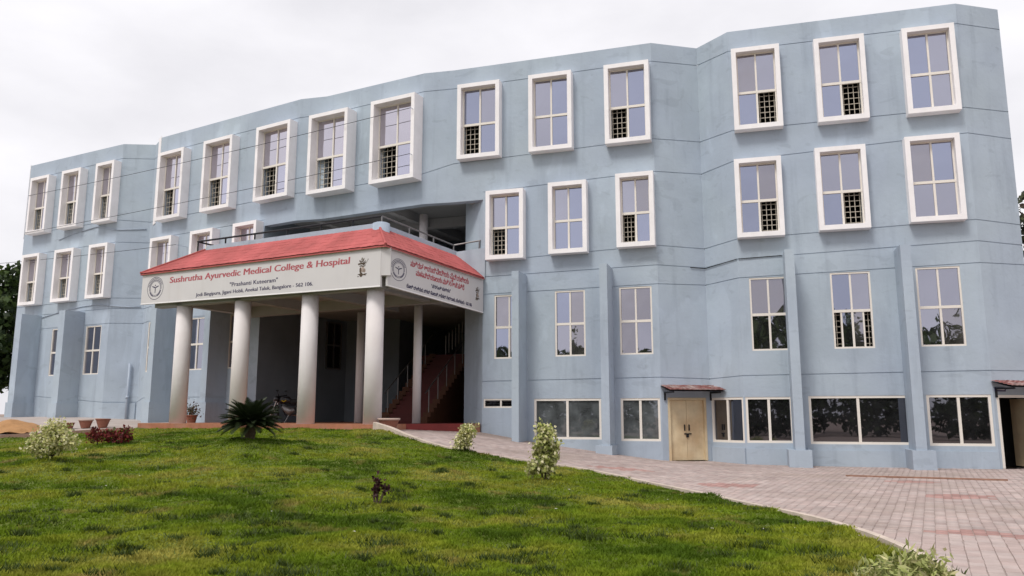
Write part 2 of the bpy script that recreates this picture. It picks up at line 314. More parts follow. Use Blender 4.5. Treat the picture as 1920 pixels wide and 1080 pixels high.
# darker coarse tufts
def tufts():
    Vs = []; n = 0
    for _ in range(300):
        D = 7.5+random.random()**1.3*15; a = (random.random()*2-1)*R(33); cx, cy = D*math.tan(a), D
        if not inside(np.array([cx]), np.array([cy]), LAWN)[0]: continue
        k = 90; r = .03+.09*random.random()**2
        x = cx+rng.normal(0, r, k)*1.7; y = cy+rng.normal(0, r, k)
        h = .05+.05*rng.random(k); wd = .006+.006*rng.random(k); th = rng.random(k)*6.28; la = rng.random(k)*6.28; ln = h*.7; z = LZ(x, y)-.004
        V = np.empty((k, 3, 3)); V[:, 0] = np.stack([x-wd*np.cos(th), y-wd*np.sin(th), z], -1); V[:, 1] = np.stack([x+wd*np.cos(th), y+wd*np.sin(th), z], -1); V[:, 2] = np.stack([x+ln*np.cos(la), y+ln*np.sin(la), z+h], -1)
        Vs.append(V.reshape(-1, 3))
    V = np.concatenate(Vs); c = np.tile(np.array([.055, .085, .012]), (len(V), 1))*(.7+.6*np.repeat(rng.random(len(V)//3), 3))[:, None]
    o = np_mesh('coarse_grass', V, np.arange(len(V)).reshape(-1, 3), 'leaf', kind='stuff', color=c); tag(o, 'darker coarse grass tufts scattered over the lawn', 'grass')
tufts()

# kerbs
def strip(pts, w0, h, name, m, label, base=-.08, top=None, cat='kerb'):
    P = np.array(pts); mb = MB(); t = np.gradient(P, axis=0); t /= np.linalg.norm(t, axis=1)[:, None]; nn = np.stack([-t[:, 1], t[:, 0]], -1)
    A = P-nn*w0/2; B = P+nn*w0/2; n = len(P); zt = gz(P[:, 0], P[:, 1])+(h if not callable(h) else np.array([h(i/(n-1)) for i in range(n)]))
    zb = gz(P[:, 0], P[:, 1])+base
    vs = [(A[i][0], A[i][1], zb[i]) for i in range(n)]+[(A[i][0], A[i][1], zt[i]) for i in range(n)]+[(B[i][0], B[i][1], zt[i]) for i in range(n)]+[(B[i][0], B[i][1], zb[i]) for i in range(n)]
    fs = []
    for i in range(n-1):
        for k in range(3): fs.append((k*n+i, k*n+i+1, (k+1)*n+i+1, (k+1)*n+i))
    fs += [(0, n, 2*n, 3*n), (n-1, 2*n-1, 3*n-1, 4*n-1)]
    mb.add(vs, fs); return mb.build(name, m, label=label, cat=cat)
strip(EDGE_S[9:], .10, .06, 'kerb', 'kerb', 'thin pale concrete kerb curving between lawn and paved path')
strip(smooth(EDGE[:4], 8), .14, lambda t: .22*(1-t)**1.3+.05, 'ramp_wall', 'kerb', 'low white sloping wall beside the big planter at the portico corner', cat='wall')
strip(smooth(KERB_L, 5), .18, lambda t: .07+.06*min(1, t*3), 'kerb', 'kerb_brown', 'stained brown concrete kerb along the left edge of the lawn', base=-.3)

# ------------------------------------------------------------------ building geometry
V2 = dict(vL=(-26.2, 41.45), v0=(-25.48, 40.24), v1=(-18.94, 36.85), NL=(-17.4, 36.95), v3=(-16.67, 35.94), v4=(-8.82, 31.32), v5=(-7.66, 31.03), v6=(-3.38, 28.80), v7=(-2.19, 28.53), v8=(4.93, 26.28), v9=(6.65, 26.70), v10=(7.43, 25.48), v11=(14.25, 23.57), v12=(15.84, 23.95))
ORDER = ['vL', 'v0', 'v1', 'NL', 'v3', 'v4', 'v5', 'v6', 'v7', 'v8', 'v9', 'v10', 'v11', 'v12']
FC = dict(LE=('vL', 'v0'), LW=('v0', 'v1'), LS=('v1', 'NL'), LL=('NL', 'v3'), L=('v3', 'v4'), c1=('v4', 'v5'), C=('v5', 'v6'), c2=('v6', 'v7'), M=('v7', 'v8'), m1=('v8', 'v9'), a0=('v9', 'v10'), A=('v10', 'v11'), a1=('v11', 'v12'))
LEVEL = dict(vL=(13.83, 10.85, 9.71, 7.0, 6.5, 5.76, 2.6), v0=(13.83, 10.85, 9.71, 7.0, 6.5, 5.79, 2.6), v1=(13.86, 10.79, 9.70, 7.0, 6.5, 5.80, 2.13), NL=(13.86, 10.7, 9.68, 7.0, 6.5, 5.8, 2.13), v3=(13.8, 10.52, 9.67, 7.0, 6.45, 5.79, 2.3), v4=(13.78, 10.52, 9.62, 7.0, 6.45, 5.79, 2.3),
 v5=(13.8, 10.52, 9.6, 7, 6.45, 5.8, 2.3), v6=(13.84, 10.55, 9.6, 7, 6.45, 5.8, 2.7), v7=(13.84, 10.86, 9.62, 7.0, 6.46, 5.82, 2.70), v8=(13.9, 11.03, 9.85, 7.24, 6.56, 5.91, 2.77), v9=(13.93, 11.06, 9.88, 7.2, 6.53, 5.93, 2.73), v10=(13.88, 11.02, 9.95, 7.27, 6.6, 5.97, 2.78), v11=(13.9, 11.08, 10.24, 7.46, 6.79, 6.11, 2.84), v12=(13.89, 11.08, 10.18, 7.38, 6.73, 6.11, 2.84))
ROOF = 14.59
def fr(f):
    a = Vector(V2[FC[f][0]]); b = Vector(V2[FC[f][1]]); l = (b-a).length; t = (b-a)/l; n = Vector((t.y, -t.x)); return a, t, n, l
def FP(f):
    a, t, n, l = fr(f); return lambda u, z, d: (a.x+t.x*u+n.x*d, a.y+t.y*u+n.y*d, z)
bld = thing('hospital_building', (0, 30, 0), 'long three to four storey pale blue college building with faceted bays and white window boxes', 'building')
GAP = .0145; RD = .22
U_L = 7.3; U_M = 1.19; SOFF = 9.37
OPEN = {f: [[] for _ in range(8)] for f in FC}   # openings per band: (u0,u1,z0,z1)
WIN = []
def winbox(f, band, u0, u1, z0, z1, d, op=None):
    WIN.append(('box', f, u0, u1, z0, z1, d, op)); OPEN[f][band].append((u0+.17, u1-.17, z0+.17, z1-.19))
def winflat(f, band, u0, u1, z0, z1, kind, op=None):
    WIN.append((kind, f, u0, u1, z0, z1, 0, op)); OPEN[f][band].append((u0, u1, z0, z1))
for u0, u1 in ((.73, 2.28), (3.33, 4.82), (5.98, 7.34)): winbox('LW', 1, u0, u1, 10.7, 13.69, .4, 'L')
for u0, u1 in ((.68, 2.1), (3.33, 4.82), (5.98, 7.34)): winbox('LW', 3, u0, u1, 7.01, 9.62, .4, 'L')
for u0, u1 in ((.45, 2.24), (3.6, 5.48), (6.97, 8.97)): winbox('L', 1, u0, u1, 10.36, 13.61, .42, 'L')
for u0, u1 in ((.26, 1.76), (3.05, 4.53), (5.81, 7.24)): winbox('L', 3, u0, u1, 7.02, 9.56, .4, 'L')
for u0, u1 in ((-.42, 1.58), (2.72, 4.78)): winbox('C', 1, u0, u1, 10.28, 13.62, .58, 'L')
for (u0, u1), op in zip(((.25, 1.91), (3.03, 4.63), (5.82, 7.4)), ('L', None, 'L')): winbox('M', 1, u0, u1, 10.9, 13.82, .36, op)
for (u0, u1, z0, z1), op in zip(((1.40, 2.82, 7.03, 9.58), (3.74, 5.12, 7.1, 9.68), (6.15, 7.45, 7.18, 9.78)), ('L', None, 'L')): winbox('M', 3, u0, u1, z0, z1, .36, op)
for (u0, u1), op in zip(((.09, 1.64), (2.72, 4.26), (5.38, 6.9)), ('R', 'R', None)): winbox('A', 1, u0, u1, 10.92, 13.8, .34, op)
for (u0, u1, z0, z1), op in zip(((.02, 1.5, 7.25, 9.91), (2.54, 4.06, 7.33, 10.06), (5.2, 6.76, 7.42, 10.17)), ('R', 'R', None)): winbox('A', 3, u0, u1, z0, z1, .34, op)
for u0, u1 in ((3.12, 4.25), (5.72, 6.86)): winflat('LW', 6, u0, u1, 3.43, 5.74, 'F')
for u0, u1 in ((.03, 1.1), (2.9, 3.95), (5.46, 6.5)): winflat('L', 6, u0, u1, 3.46, 5.74, 'F')
for u0, u1, z0, z1 in ((1.63, 2.74, 3.5, 5.78), (3.87, 4.95, 3.53, 5.83), (6.14, 7.25, 3.54, 5.85)): winflat('M', 6, u0, u1, z0, z1, 'F')
for u0, u1, z0, z1, op in ((.32, 1.48, 3.57, 5.95, None), (2.79, 3.97, 3.58, 6.0, 'C'), (5.27, 6.51, 3.59, 6.04, None)): winflat('A', 6, u0, u1, z0, z1, 'F', op)
winflat('M', 7, 1.24, 2.5, 1.78, 2.10, 'V')
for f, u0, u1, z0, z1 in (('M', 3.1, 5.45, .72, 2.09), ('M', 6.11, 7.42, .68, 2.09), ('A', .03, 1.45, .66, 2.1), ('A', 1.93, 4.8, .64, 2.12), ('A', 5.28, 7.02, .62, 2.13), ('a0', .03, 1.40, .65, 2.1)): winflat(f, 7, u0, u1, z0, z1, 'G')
OPEN['m1'][7].append((.22, 1.60, -.5, 2.10)); OPEN['a1'][7].append((.10, 1.52, -.5, 2.12))

def wall_facet(f, m='wall'):
    P = FP(f); a, t, n, l = fr(f); mb = MB(); gb = []
    z0 = (ROOF,)+LEVEL[FC[f][0]]+(-.45,); z1 = (ROOF,)+LEVEL[FC[f][1]]+(-.45,)
    for b in range(8):
        ua, ub = 0., l
        lo0, lo1 = z0[b+1], z1[b+1]; hi0, hi1 = z0[b], z1[b]
        zt = lambda u: hi0+(hi1-hi0)*u/l-(GAP if b else 0)
        zb = lambda u: lo0+(lo1-lo0)*u/l+(GAP if b < 7 else 0)
        if f in ('c1', 'C', 'c2'):
            if b > 2: continue
            if b == 2: zb = lambda u: SOFF
        segs = [(0, l)]
        if f == 'L' and b >= 3: segs = [(0, U_L)]
        if f == 'M' and b >= 3: segs = [(U_M, l)]
        if f == 'L' and b == 2: segs = [(0, U_L), (U_L, l)]
        if f == 'M' and b == 2: segs = [(0, U_M), (U_M, l)]
        for sa, sb in segs:
            zbb = zb
            if b == 2 and ((f == 'L' and sa == U_L) or (f == 'M' and sb == U_M)): zbb = lambda u: SOFF
            ops = [o for o in OPEN[f][b] if o[1] > sa and o[0] < sb]
            cuts = sorted({sa, sb, *[min(max(x, sa), sb) for o in ops for x in o[:2]]})
            for c0, c1 in zip(cuts, cuts[1:]):
                if c1-c0 < 1e-4: continue
                mid = (c0+c1)/2; oo = sorted([o for o in ops if o[0] < mid < o[1]], key=lambda o: o[2])
                bot = zbb
                for o in oo:
                    if o[2] > bot(mid)+.01: mb.quad(P(c0, bot(c0), 0), P(c1, bot(c1), 0), P(c1, o[2], 0), P(c0, o[2], 0))
                    bot = (lambda zz: (lambda u: zz))(o[3])
                if zt(mid) > bot(mid)+.005: mb.quad(P(c0, bot(c0), 0), P(c1, bot(c1), 0), P(c1, zt(c1), 0), P(c0, zt(c0), 0))
            for o in ops:
                u0, u1, q0, q1 = max(o[0], sa), min(o[1], sb), max(o[2], -.45), o[3]
                mb.quad(P(u0, q0, 0), P(u0, q0, -RD), P(u0, q1, -RD), P(u0, q1, 0)); mb.quad(P(u1, q0, 0), P(u1, q0, -RD), P(u1, q1, -RD), P(u1, q1, 0))
                mb.quad(P(u0, q1, 0), P(u1, q1, 0), P(u1, q1, -RD), P(u0, q1, -RD)); mb.quad(P(u0, q0, 0), P(u1, q0, 0), P(u1, q0, -RD), P(u0, q0, -RD))
            # recessed joint under this band
            if b < 7 and not (f in ('c1', 'C', 'c2') and b == 2) and not (zbb(sa) == SOFF):
                g0 = lambda u: lo0+(lo1-lo0)*u/l-GAP
                mb.quad(P(sa, zb(sa), 0), P(sb, zb(sb), 0), P(sb, zb(sb), -.022), P(sa, zb(sa), -.022)); mb.quad(P(sa, g0(sa), 0), P(sb, g0(sb), 0), P(sb, g0(sb), -.022), P(sa, g0(sa), -.022))
                g_ = MB(); g_.quad(P(sa, g0(sa)-.01, -.022), P(sb, g0(sb)-.01, -.022), P(sb, zb(sb)+.01, -.022), P(sa, zb(sa)+.01, -.022)); gb.append(g_)
    # parapet coping thickness
    mb.quad(P(0, ROOF, 0), P(l, ROOF, 0), P(l, ROOF, -.2), P(0, ROOF, -.2)); mb.quad(P(0, ROOF, -.2), P(l, ROOF, -.2), P(l, 13.6, -.2), P(0, 13.6, -.2))
    wl = mb.build('wall', m, bld)
    for g_ in gb: g_.build('joint', 'wall', wl)
    return wl
for f in FC: wall_facet(f)
for f, lz in (('LL', 10.4), ('LE', 10.7)):
    l_ = fr(f)[3]; mb = MB(); mb.box(FP(f), l_-.5, l_-.004, lz, ROOF+.06, .002, .03); mb.build('edge_trim', 'trim', bld)

def make_window(kind, f, u0, u1, z0, z1, d, op):
    P = FP(f)
    if kind == 'box':
        mb = MB(); mb.ring(P, u0, u1, z0, z1, .15, .0, d, .15, .155); w_ = mb.build('window', 'trim', bld)
        a0, a1, b0, b1 = u0+.15, u1-.15, z0+.155, z1-.15; ds = max(.09, d-.40); g = 'glass_sky'; tr = b0+(b1-b0)*.46; sw = .045
    else:
        ds = -.07; a0, a1, b0, b1 = u0, u1, z0, z1; sw = .055 if kind != 'G' else .075
        mb = MB(); mb.ring(P, a0, a1, b0, b1, sw, ds-.03, ds+.055); w_ = mb.build('window', 'sash', bld)
        a0 += sw; a1 -= sw; b0 += sw; b1 -= sw; g = 'glass_sky' if kind == 'F' else 'glass_dark'; tr = b0+(b1-b0)*.49; sw = .04
    um = (a0+a1)/2; sb = MB()
    if kind in ('box', 'F'):
        if kind == 'box': sb.ring(P, a0, a1, b0, b1, sw, ds-.03, ds+.03)
        sb.box(P, a0+.002, a1-.002, tr-.042, tr+.042, ds-.025, ds+.042)
        sb.box(P, um-.028, um+.028, tr+.042, b1-.002, ds-.025, ds+.033)
        lowu = {None: um, 'L': um, 'R': um, 'C': um}[op]
        sb.box(P, lowu-.032, lowu+.032, b0+.002, tr-.042, ds-.03, ds+.036)
        sb.build('sash', 'sash', w_)
        cells = [(a0, um, tr, b1), (um, a1, tr, b1)]
        if op == 'L': cells += [(um, a1, b0, tr)]; gr = (a0, um)
        elif op == 'R': cells += [(a0, um, b0, tr)]; gr = (um, a1)
        elif op == 'C': q = (a1-a0); cells += [(a0+q*.2, um, b0, tr), (um, a1-q*.2, b0, tr)]; gr = (a0, a1)
        else: cells += [(a0, um, b0, tr), (um, a1, b0, tr)]; gr = None
        for i, c in enumerate(cells):
            pn = MB(); k = random.uniform(-.009, .009); pn.quad(P(c[0], c[2], ds+k), P(c[1], c[2], ds-k), P(c[1], c[3], ds-k*.5), P(c[0], c[3], ds+k)); pn.build('pane', (random.choice(['glass_sky', 'glass_sky', 'glass_sky_b', 'glass_sky_c']) if not (i == 2 and op) else 'glass_sky_b') if f not in ('L', 'C', 'LW') or kind != 'box' else ('glass_pale' if i < 2 else 'glass_pale_b'), w_)
        if op == 'C':
            q = (a1-a0); s2 = MB()
            for uu in (a0+q*.2, a1-q*.2): s2.box(P, uu-.025, uu+.025, b0, tr, ds-.02, ds+.028)
            s2.build('sash', 'sash', w_)
        if gr:
            gm = MB(); dg = ds-.12; nv = 4 if op != 'C' else 8
            for i in range(nv): u = gr[0]+(gr[1]-gr[0])*(i+.5)/nv; gm.box(P, u-.009, u+.009, b0, tr, dg-.01, dg+.01)
            for j in range(6): z = b0+(tr-b0)*(j+.6)/6.2; gm.box(P, gr[0], gr[1], z-.009, z+.009, dg-.021, dg-.0105)
            gm.build('grille', 'grille', w_)
    elif kind == 'G':
        n = 2
        sb.box(P, um-.04, um+.04, b0, b1, ds-.03, ds+.045); sb.build('sash', 'sash', w_)
        for c in ((a0, um), (um, a1)):
            pn = MB(); k = random.uniform(-.006, .006); pn.quad(P(c[0], b0, ds+k), P(c[1], b0, ds-k), P(c[1], b1, ds-k*.5), P(c[0], b1, ds+k)); pn.build('pane', 'glass_grey_reflect' if f == 'M' else g, w_)
    elif kind == 'V':
        sb.box(P, a0+.78*.75-.03, a0+.78*.75+.03, b0, b1, ds-.03, ds+.045); sb.build('sash', 'sash', w_)
        for k in range(3):
            z = b0+(b1-b0)*(k+.25)/3; lv = MB(); lv.add([P(a0, z, ds+.03), P(a1, z, ds+.03), P(a1, z+.075, ds-.04), P(a0, z+.075, ds-.04), P(a0, z-.006, ds+.03), P(a1, z-.006, ds+.03), P(a1, z+.069, ds-.04), P(a0, z+.069, ds-.04)], [(0, 1, 2, 3), (4, 7, 6, 5), (0, 4, 5, 1), (2, 6, 7, 3)]); lv.build('slat', 'glass_dark', w_)
for wargs in WIN: make_window(*wargs)

# fins (deep vertical ribs of the lower floors)
def fin(f, u0, u1, top, base=None, bu=None, d=1.0):
    P = FP(f); mb = MB()
    mb.box(P, u0, u1, (base or -.45)-.05, top, -.05, d); o = mb.build('pilaster', 'wall', bld)
    if bu:
        b2 = MB(); b2.box(P, bu[0], bu[1], -.45, base, -.04, d+.06); b2.build('pilaster_base', 'wall', o)
fin('A', 1.40, 1.68, 6.64, .49, (1.2, 1.86)); fin('A', 4.70, 4.99, 6.60, .52, (4.58, 5.2))
fin('M', 2.60, 2.85, 6.44); fin('M', 5.66, 5.92, 6.52, .56, (5.45, 5.99))
fin('L', 1.60, 1.95, 6.42, 2.1, (1.52, 2.0)); fin('L', 5.15, 5.50, 6.42, 2.05, (5.05, 5.62)); fin('LW', 1.72, 2.18, 6.44, 2.15, (1.66, 2.24)); fin('LW', 5.1, 5.56, 6.42, 2.1, (5.0, 5.62))
# plinth course
for f, u0, u1, zt in (('A', 0.0, 1.2, .49), ('A', 1.86, 4.58, .46), ('A', 5.2, 7.08, .47), ('LS', .02, 1.5, 2.1), ('a0', .03, 1.42, .5)):
    mb = MB(); mb.box(FP(f), u0, u1, -.45, zt, -.02, .045); mb.build('plinth', 'wall', bld)
# soffit, ceiling and inside walls
W = lambda f, u, d=0: tuple(FP(f)(u, 0, d)[:2])
Lend = W('L', U_L); Mend = W('M', U_M)
front = [Lend, V2['v4'], V2['v5'], V2['v6'], V2['v7'], Mend]
R1 = (-1.78, 29.6); R2 = (-1.05, 35.0); BL = (-7.75, 36.9); BM = (-5.15, 36.0)
mb = MB(); pr = []
for i, p in enumerate(front): pr.append((p[0]+.14, p[1]+.30))
for i in range(len(front)-1):
    a, b = front[i], front[i+1]; c, d_ = pr[i+1], pr[i]
    mb.quad((*a, SOFF), (*b, SOFF), (*c, SOFF), (*d_, SOFF)); mb.quad((*d_, SOFF), (*c, SOFF), (*c, 9.85), (*d_, 9.85))
mb.build('lintel_beam', 'wall', bld)
mb = MB(); mb.add([(*p, 9.8) for p in [Lend, V2['v4'], V2['v5'], V2['v6'], V2['v7'], Mend, R1, (-.5, 36.5), (-7.3, 38.2)]], [tuple(range(9))]); mb.build('terrace_ceiling', 'soffit', bld)
for u in (.25, .62, 1.0):   # beams under the terrace ceiling
    p = Vector(Lend).lerp(Vector(Mend), u*.93); mb = MB(); q = Vector((.44, .90)); sdir = Vector((.90, -.44))
    mb.box(lambda a, b, c: (p.x+sdir.x*a+q.x*b, p.y+sdir.y*a+q.y*b, c), -.14, .14, .35, 6.0, 9.42, 9.79); mb.build('ceiling_beam', 'soffit', bld)
mb = MB(); mb.box(lambda a, b, c: (-9.0+a*.95+b*.31, 34.6-a*.31+b*.95, c), 0, 8.2, -.14, .14, 9.36, 9.78); mb.build('ceiling_beam', 'soffit', bld)
def vwall(pts, z0, z1, name, m):
    mb = MB()
    for a, b in zip(pts, pts[1:]): mb.quad((*a, z0), (*b, z0), (*b, z1), (*a, z1))
    return mb.build(name, m, bld)
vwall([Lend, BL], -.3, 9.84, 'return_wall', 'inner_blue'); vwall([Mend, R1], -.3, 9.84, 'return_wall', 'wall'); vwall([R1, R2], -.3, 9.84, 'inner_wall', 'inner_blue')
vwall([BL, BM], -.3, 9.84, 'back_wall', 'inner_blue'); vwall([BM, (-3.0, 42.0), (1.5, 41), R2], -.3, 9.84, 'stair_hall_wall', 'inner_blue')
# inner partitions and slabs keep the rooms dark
SH = Vector((.33, .94))
def shifted(p, k): return (p[0]+SH.x*k, p[1]+SH.y*k)
left = [V2['vL'], V2['v0'], V2['v1'], V2['NL'], V2['v3'], Lend]; right = [Mend, V2['v8'], V2['v9'], V2['v10'], V2['v11'], V2['v12']]; full = [V2[k] for k in ORDER]
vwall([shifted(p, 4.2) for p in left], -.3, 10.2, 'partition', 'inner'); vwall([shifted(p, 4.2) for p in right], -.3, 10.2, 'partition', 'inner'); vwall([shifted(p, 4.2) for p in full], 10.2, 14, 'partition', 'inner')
vwall([V2['vL']]+[shifted(p, 13) for p in (V2['vL'], V2['v3'], V2['v7'], V2['v12'])]+[V2['v12']], -.4, ROOF, 'rear_wall', 'wall')
def slab(pts, k, z, name, m):
    mb = MB(); e = .26
    for a, b in zip(pts, pts[1:]): mb.quad((*shifted(a, e), z), (*shifted(b, e), z), (*shifted(b, k), z), (*shifted(a, k), z))
    mb.build(name, m, bld)
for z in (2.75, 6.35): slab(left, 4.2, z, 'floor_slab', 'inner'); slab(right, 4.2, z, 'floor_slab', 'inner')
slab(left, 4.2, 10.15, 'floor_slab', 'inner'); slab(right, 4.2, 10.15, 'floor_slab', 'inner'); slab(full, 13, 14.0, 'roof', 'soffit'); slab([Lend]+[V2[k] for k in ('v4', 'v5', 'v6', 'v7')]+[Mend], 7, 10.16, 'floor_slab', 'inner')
# column on the terrace
tcx = (-3.55, 30.9); mb = MB(); mb.tube([(*tcx, 6.9), (*tcx, 9.5)], .17, 18); mb.build('terrace_column', 'column', bld, smooth=True)

# doors
def door(f, u0, u1, z0, z1, leaf_open=False):
    P = FP(f); mb = MB(); mb.ring(P, u0, u1, z0, z1, .08, -.16, .02, .08, .0); dr = mb.build('door', 'door' if not leaf_open else 'sash', bld)
    um = (u0+u1)/2
    if not leaf_open:
        for a, b in ((u0+.08, um-.004), (um+.004, u1-.08)):
            q = MB(); q.box(P, a, b, z0+.01, z1-.082, -.12, -.07); q.build('door_leaf', 'door', dr)
        h = MB()
        for uu in (um-.10, um+.06): h.box(P, uu, uu+.03, 1.02, 1.22, -.07, -.03)
        h.box(P, um-.10, um+.15, .90, .935, -.07, -.035); h.box(P, um-.03, um+.05, .80, .90, -.07, -.03); h.build('door_handle', 'black_metal', dr)
    else:
        Q = lambda a, b, c: P(u1-.1-(a*.55), b, -.10-a*.83+c)
        q = MB(); q.box(lambda a, b, c: P(u1-.09+a*.20+c, b, -.10-a*.96), 0, .95, z0+.01, z1-.1, -.02, .02); q.build('door_leaf', 'door', dr)
        h = MB(); h.box(lambda a, b, c: P(u1-.09+a*.20+c, b, -.10-a*.96), .72, .80, .95, 1.2, .021, .06); h.box(lambda a, b, c: P(u1-.09+a*.20+c, b, -.10-a*.96), .60, .88, .88, .91, .021, .05); h.build('door_handle', 'black_metal', dr)
door('m1', .22, 1.60, .05, 2.10); door('a1', .10, 1.52, -.02, 2.12, True)
vwall([shifted(W('a1', -.1), 2.5), shifted(W('a1', 1.7), 2.5)], -.1, 2.7, 'partition', 'inner')
# corrugated tile surface: rows of overlapping arched tiles on a bilinear quad
def tiles(mb, a, b, c, d, rows, cols, lift=.03, arch=.018):
    a, b, c, d = map(Vector, (a, b, c, d)); nrm = (b-a).cross(d-a).normalized()
    if nrm.z < 0: nrm = -nrm
    pt = lambda s, t, h: (a.lerp(b, s)).lerp(d.lerp(c, s), t)+nrm*h
    for r_ in range(rows):
        t0, t1 = r_/rows-.03/rows, (r_+1.06)/rows
        for k in range(cols):
            s0 = k/cols; ds = 1/cols; jz = random.uniform(-.004, .005); jt = random.uniform(-.06, .06)/rows; vs = []; m = 5
            for i in range(m):
                f_ = i/(m-1); s_ = min(s0+ds*f_, 1); hh = arch*math.sin(math.pi*f_)
                vs += [pt(s_, max(t0+jt, -.02), lift+hh+jz), pt(s_, min(t1, 1), .006+hh), pt(s_, max(t0+jt, -.02), lift*.2+hh*.6+jz)]
            fs = []
            for i in range(m-1): fs += [(3*i, 3*i+3, 3*i+4, 3*i+1), (3*i, 3*i+2, 3*i+5, 3*i+3)]
            mb.add(vs, fs)
def door_canopy(f, u0, u1, z, dep, drop, out0=0.):
    P = FP(f); mb = MB(); tiles(mb, P(u0, z-drop, dep), P(u1, z-drop, dep), P(u1, z, .01), P(u0, z, .01), 5, 11, .035, .02)
    cn = MB(); cn.add([P(u0, z-drop-.035, dep-.02), P(u1, z-drop-.035, dep-.02), P(u1, z-.03, .01), P(u0, z-.03, .01)], [(0, 1, 2, 3)])
    for uu in (u0+.12, u1-.2):
        cn.box(P, uu, uu+.05, z-drop-.09, z-drop-.037, 0.02, dep-.03); cn.box(P, uu, uu+.05, z-drop-.32, z-drop-.09, 0.0, .05)
    c = cn.build('door_canopy', 'black_metal', bld); t_ = mb.build('roof_tiles', 'tile_old', c, kind='stuff')
door_canopy('m1', -.03, 1.95, 2.50, .72, .17); door_canopy('a1', -.05, 2.0, 2.53, .72, .17)
pl = MB(); P = FP('a1'); pl.box(P, .06, .45, 2.22, 2.34, .004, .02); o = pl.build('name_plate', 'blue_plate', bld); q = MB(); q.box(P, .10, .41, 2.265, 2.295, .0205, .022); q.build('lettering', 'trim', o)
# pipe, wall cable
mb = MB(); q0 = W('LS', 1.15, .12); mb.tube([(*q0, 1.2), (*q0, 3.9)], .055, 10); mb.tube([(*q0, 2.3), (*q0, 2.42)], .08, 10); mb.build('drain_pipe', 'pipe', bld, smooth=True)
def wallcable(f, pts, r=.018, name='wall_cable', m='cable'):
    mb = MB(); P = FP(f); mb.tube([P(u, z, .03) for u, z in pts], r, 6); mb.build(name, m if f in ('m1', 'a0', 'A') else 'pipe', bld, smooth=True)
wallcable('LW', [(2.2, 6.35), (3.2, 6.5), (4.2, 6.62), (5.3, 6.72), (6.3, 6.75), (7.3, 6.62)]); wallcable('LS', [(0, 6.62), (.8, 6.58), (1.4, 6.6)])
wallcable('LW', [(3.0, 10.25), (3.9, 10.42), (4.6, 10.5)], .02); wallcable('LW', [(4.7, 10.5), (5.9, 10.62), (6.9, 10.4), (7.36, 10.3)], .022); wallcable('LS', [(0, 10.3), (1.4, 10.35)], .02)
wallcable('m1', [(1.2, 6.52), (1.75, 6.50)], .013); wallcable('a0', [(.02, 6.50), (1.43, 6.60)], .013); wallcable('A', [(.02, 6.60), (.7, 6.62), (1.38, 6.64)], .013)

# ------------------------------------------------------------------ portico
FL = Vector((-13.8, 29.3)); FRt = Vector((-4.0, 24.3)); ER = Vector((-1.10, 28.10))
uF = (FRt-FL).normalized(); nF = Vector((-uF.y, uF.x)); wR = (ER-FRt).normalized(); mR = Vector((-wR.y, wR.x))
por = thing('entrance_portico', (-8, 28, 1.2), 'entrance portico with white round columns, red tiled skirt roof and roof terrace', 'portico')
FLOOR = 1.24
BLK = FL+nF*4.15
mb = MB(); mb.prism([(-13.75, 29.40), (-4.25, 24.56), (-3.55, 26.85), (-1.5, 27.75), (-1.12, 28.2), R1, R2, (-3.0, 40), BM, BL, Lend, (-11.9, 33.1)], .4, FLOOR); mb.build('platform', 'terracotta', por)
mb = MB(); mb.add([(x, y, FLOOR+.004) for x, y in [(-3.9, 25.9), (-3.57, 26.83), (-1.52, 27.76), (-1.14, 28.2), R1, R2, (-3, 40), BM, (-5.6, 33), (-5.6, 29.2)]], [tuple(range(10))]); mb.build('lobby_floor', 'red_floor', por)
mb = MB(); mb.quad((-3.556, 26.842, .8), (-1.496, 27.742, .8), (-1.496, 27.742, FLOOR+.002), (-3.556, 26.842, FLOOR+.002)); mb.build('red_step', 'red_strip', por)
for s_ in (1.62, 4.55, 7.62, 10.32):
    p = FL+nF*.5+uF*s_; mb = MB(); mb.tube([(p.x, p.y, FLOOR-.02), (p.x, p.y, 3.4), (p.x, p.y, 5.72)], [.292, .285, .28], 32); mb.build('column', 'column', por, smooth=True)
for (px_, D_, r_) in ((676, 31.5, .165), (783, 28.6, .15)):
    x_ = (px_-960)/1479*D_; mb = MB(); mb.tube([(x_, D_, FLOOR-.02), (x_, D_, 5.6)], r_, 20); mb.build('inner_column', 'column', por, smooth=True)
# slab over the portico, beams, parapet
I0 = FL+nF*1.0+uF*1.92; I1 = FL+nF*1.0+uF*10.03; I2 = Vector((-1.92, 28.55)); I0b = I0+nF*2.75
mb = MB(); mb.prism([tuple(FL+nF*.12+uF*.2), tuple(FRt+nF*.15-uF*.1), (-1.25, 28.2), R1, (-1.4, 33), (-7.7, 36.6), Lend, tuple(BLK+uF*.3)], 5.86, 6.7); mb.build('roof_slab', 'soffit', por)
for s_ in (1.62, 4.55, 7.62, 10.25):
    p = FL+uF*s_; mb = MB(); mb.box(lambda a, b, c: (p.x+uF.x*a+nF.x*b, p.y+uF.y*a+nF.y*b, c), -.16, .16, .2, 4.3 if s_ < 6 else 5.4, 5.52, 5.858); mb.build('roof_beam', 'soffit', por)
mb = MB(); p = FL+nF*.2; mb.box(lambda a, b, c: (p.x+uF.x*a+nF.x*b, p.y+uF.y*a+nF.y*b, c), .35, 10.75, 0, .34, 5.50, 5.856); mb.build('roof_beam', 'soffit', por)
mb = MB(); p = FL+nF*3.6; mb.box(lambda a, b, c: (p.x+uF.x*a+nF.x*b, p.y+uF.y*a+nF.y*b, c), 1.2, 11.6, 0, .3, 5.47, 5.856); mb.build('roof_beam', 'soffit', por)
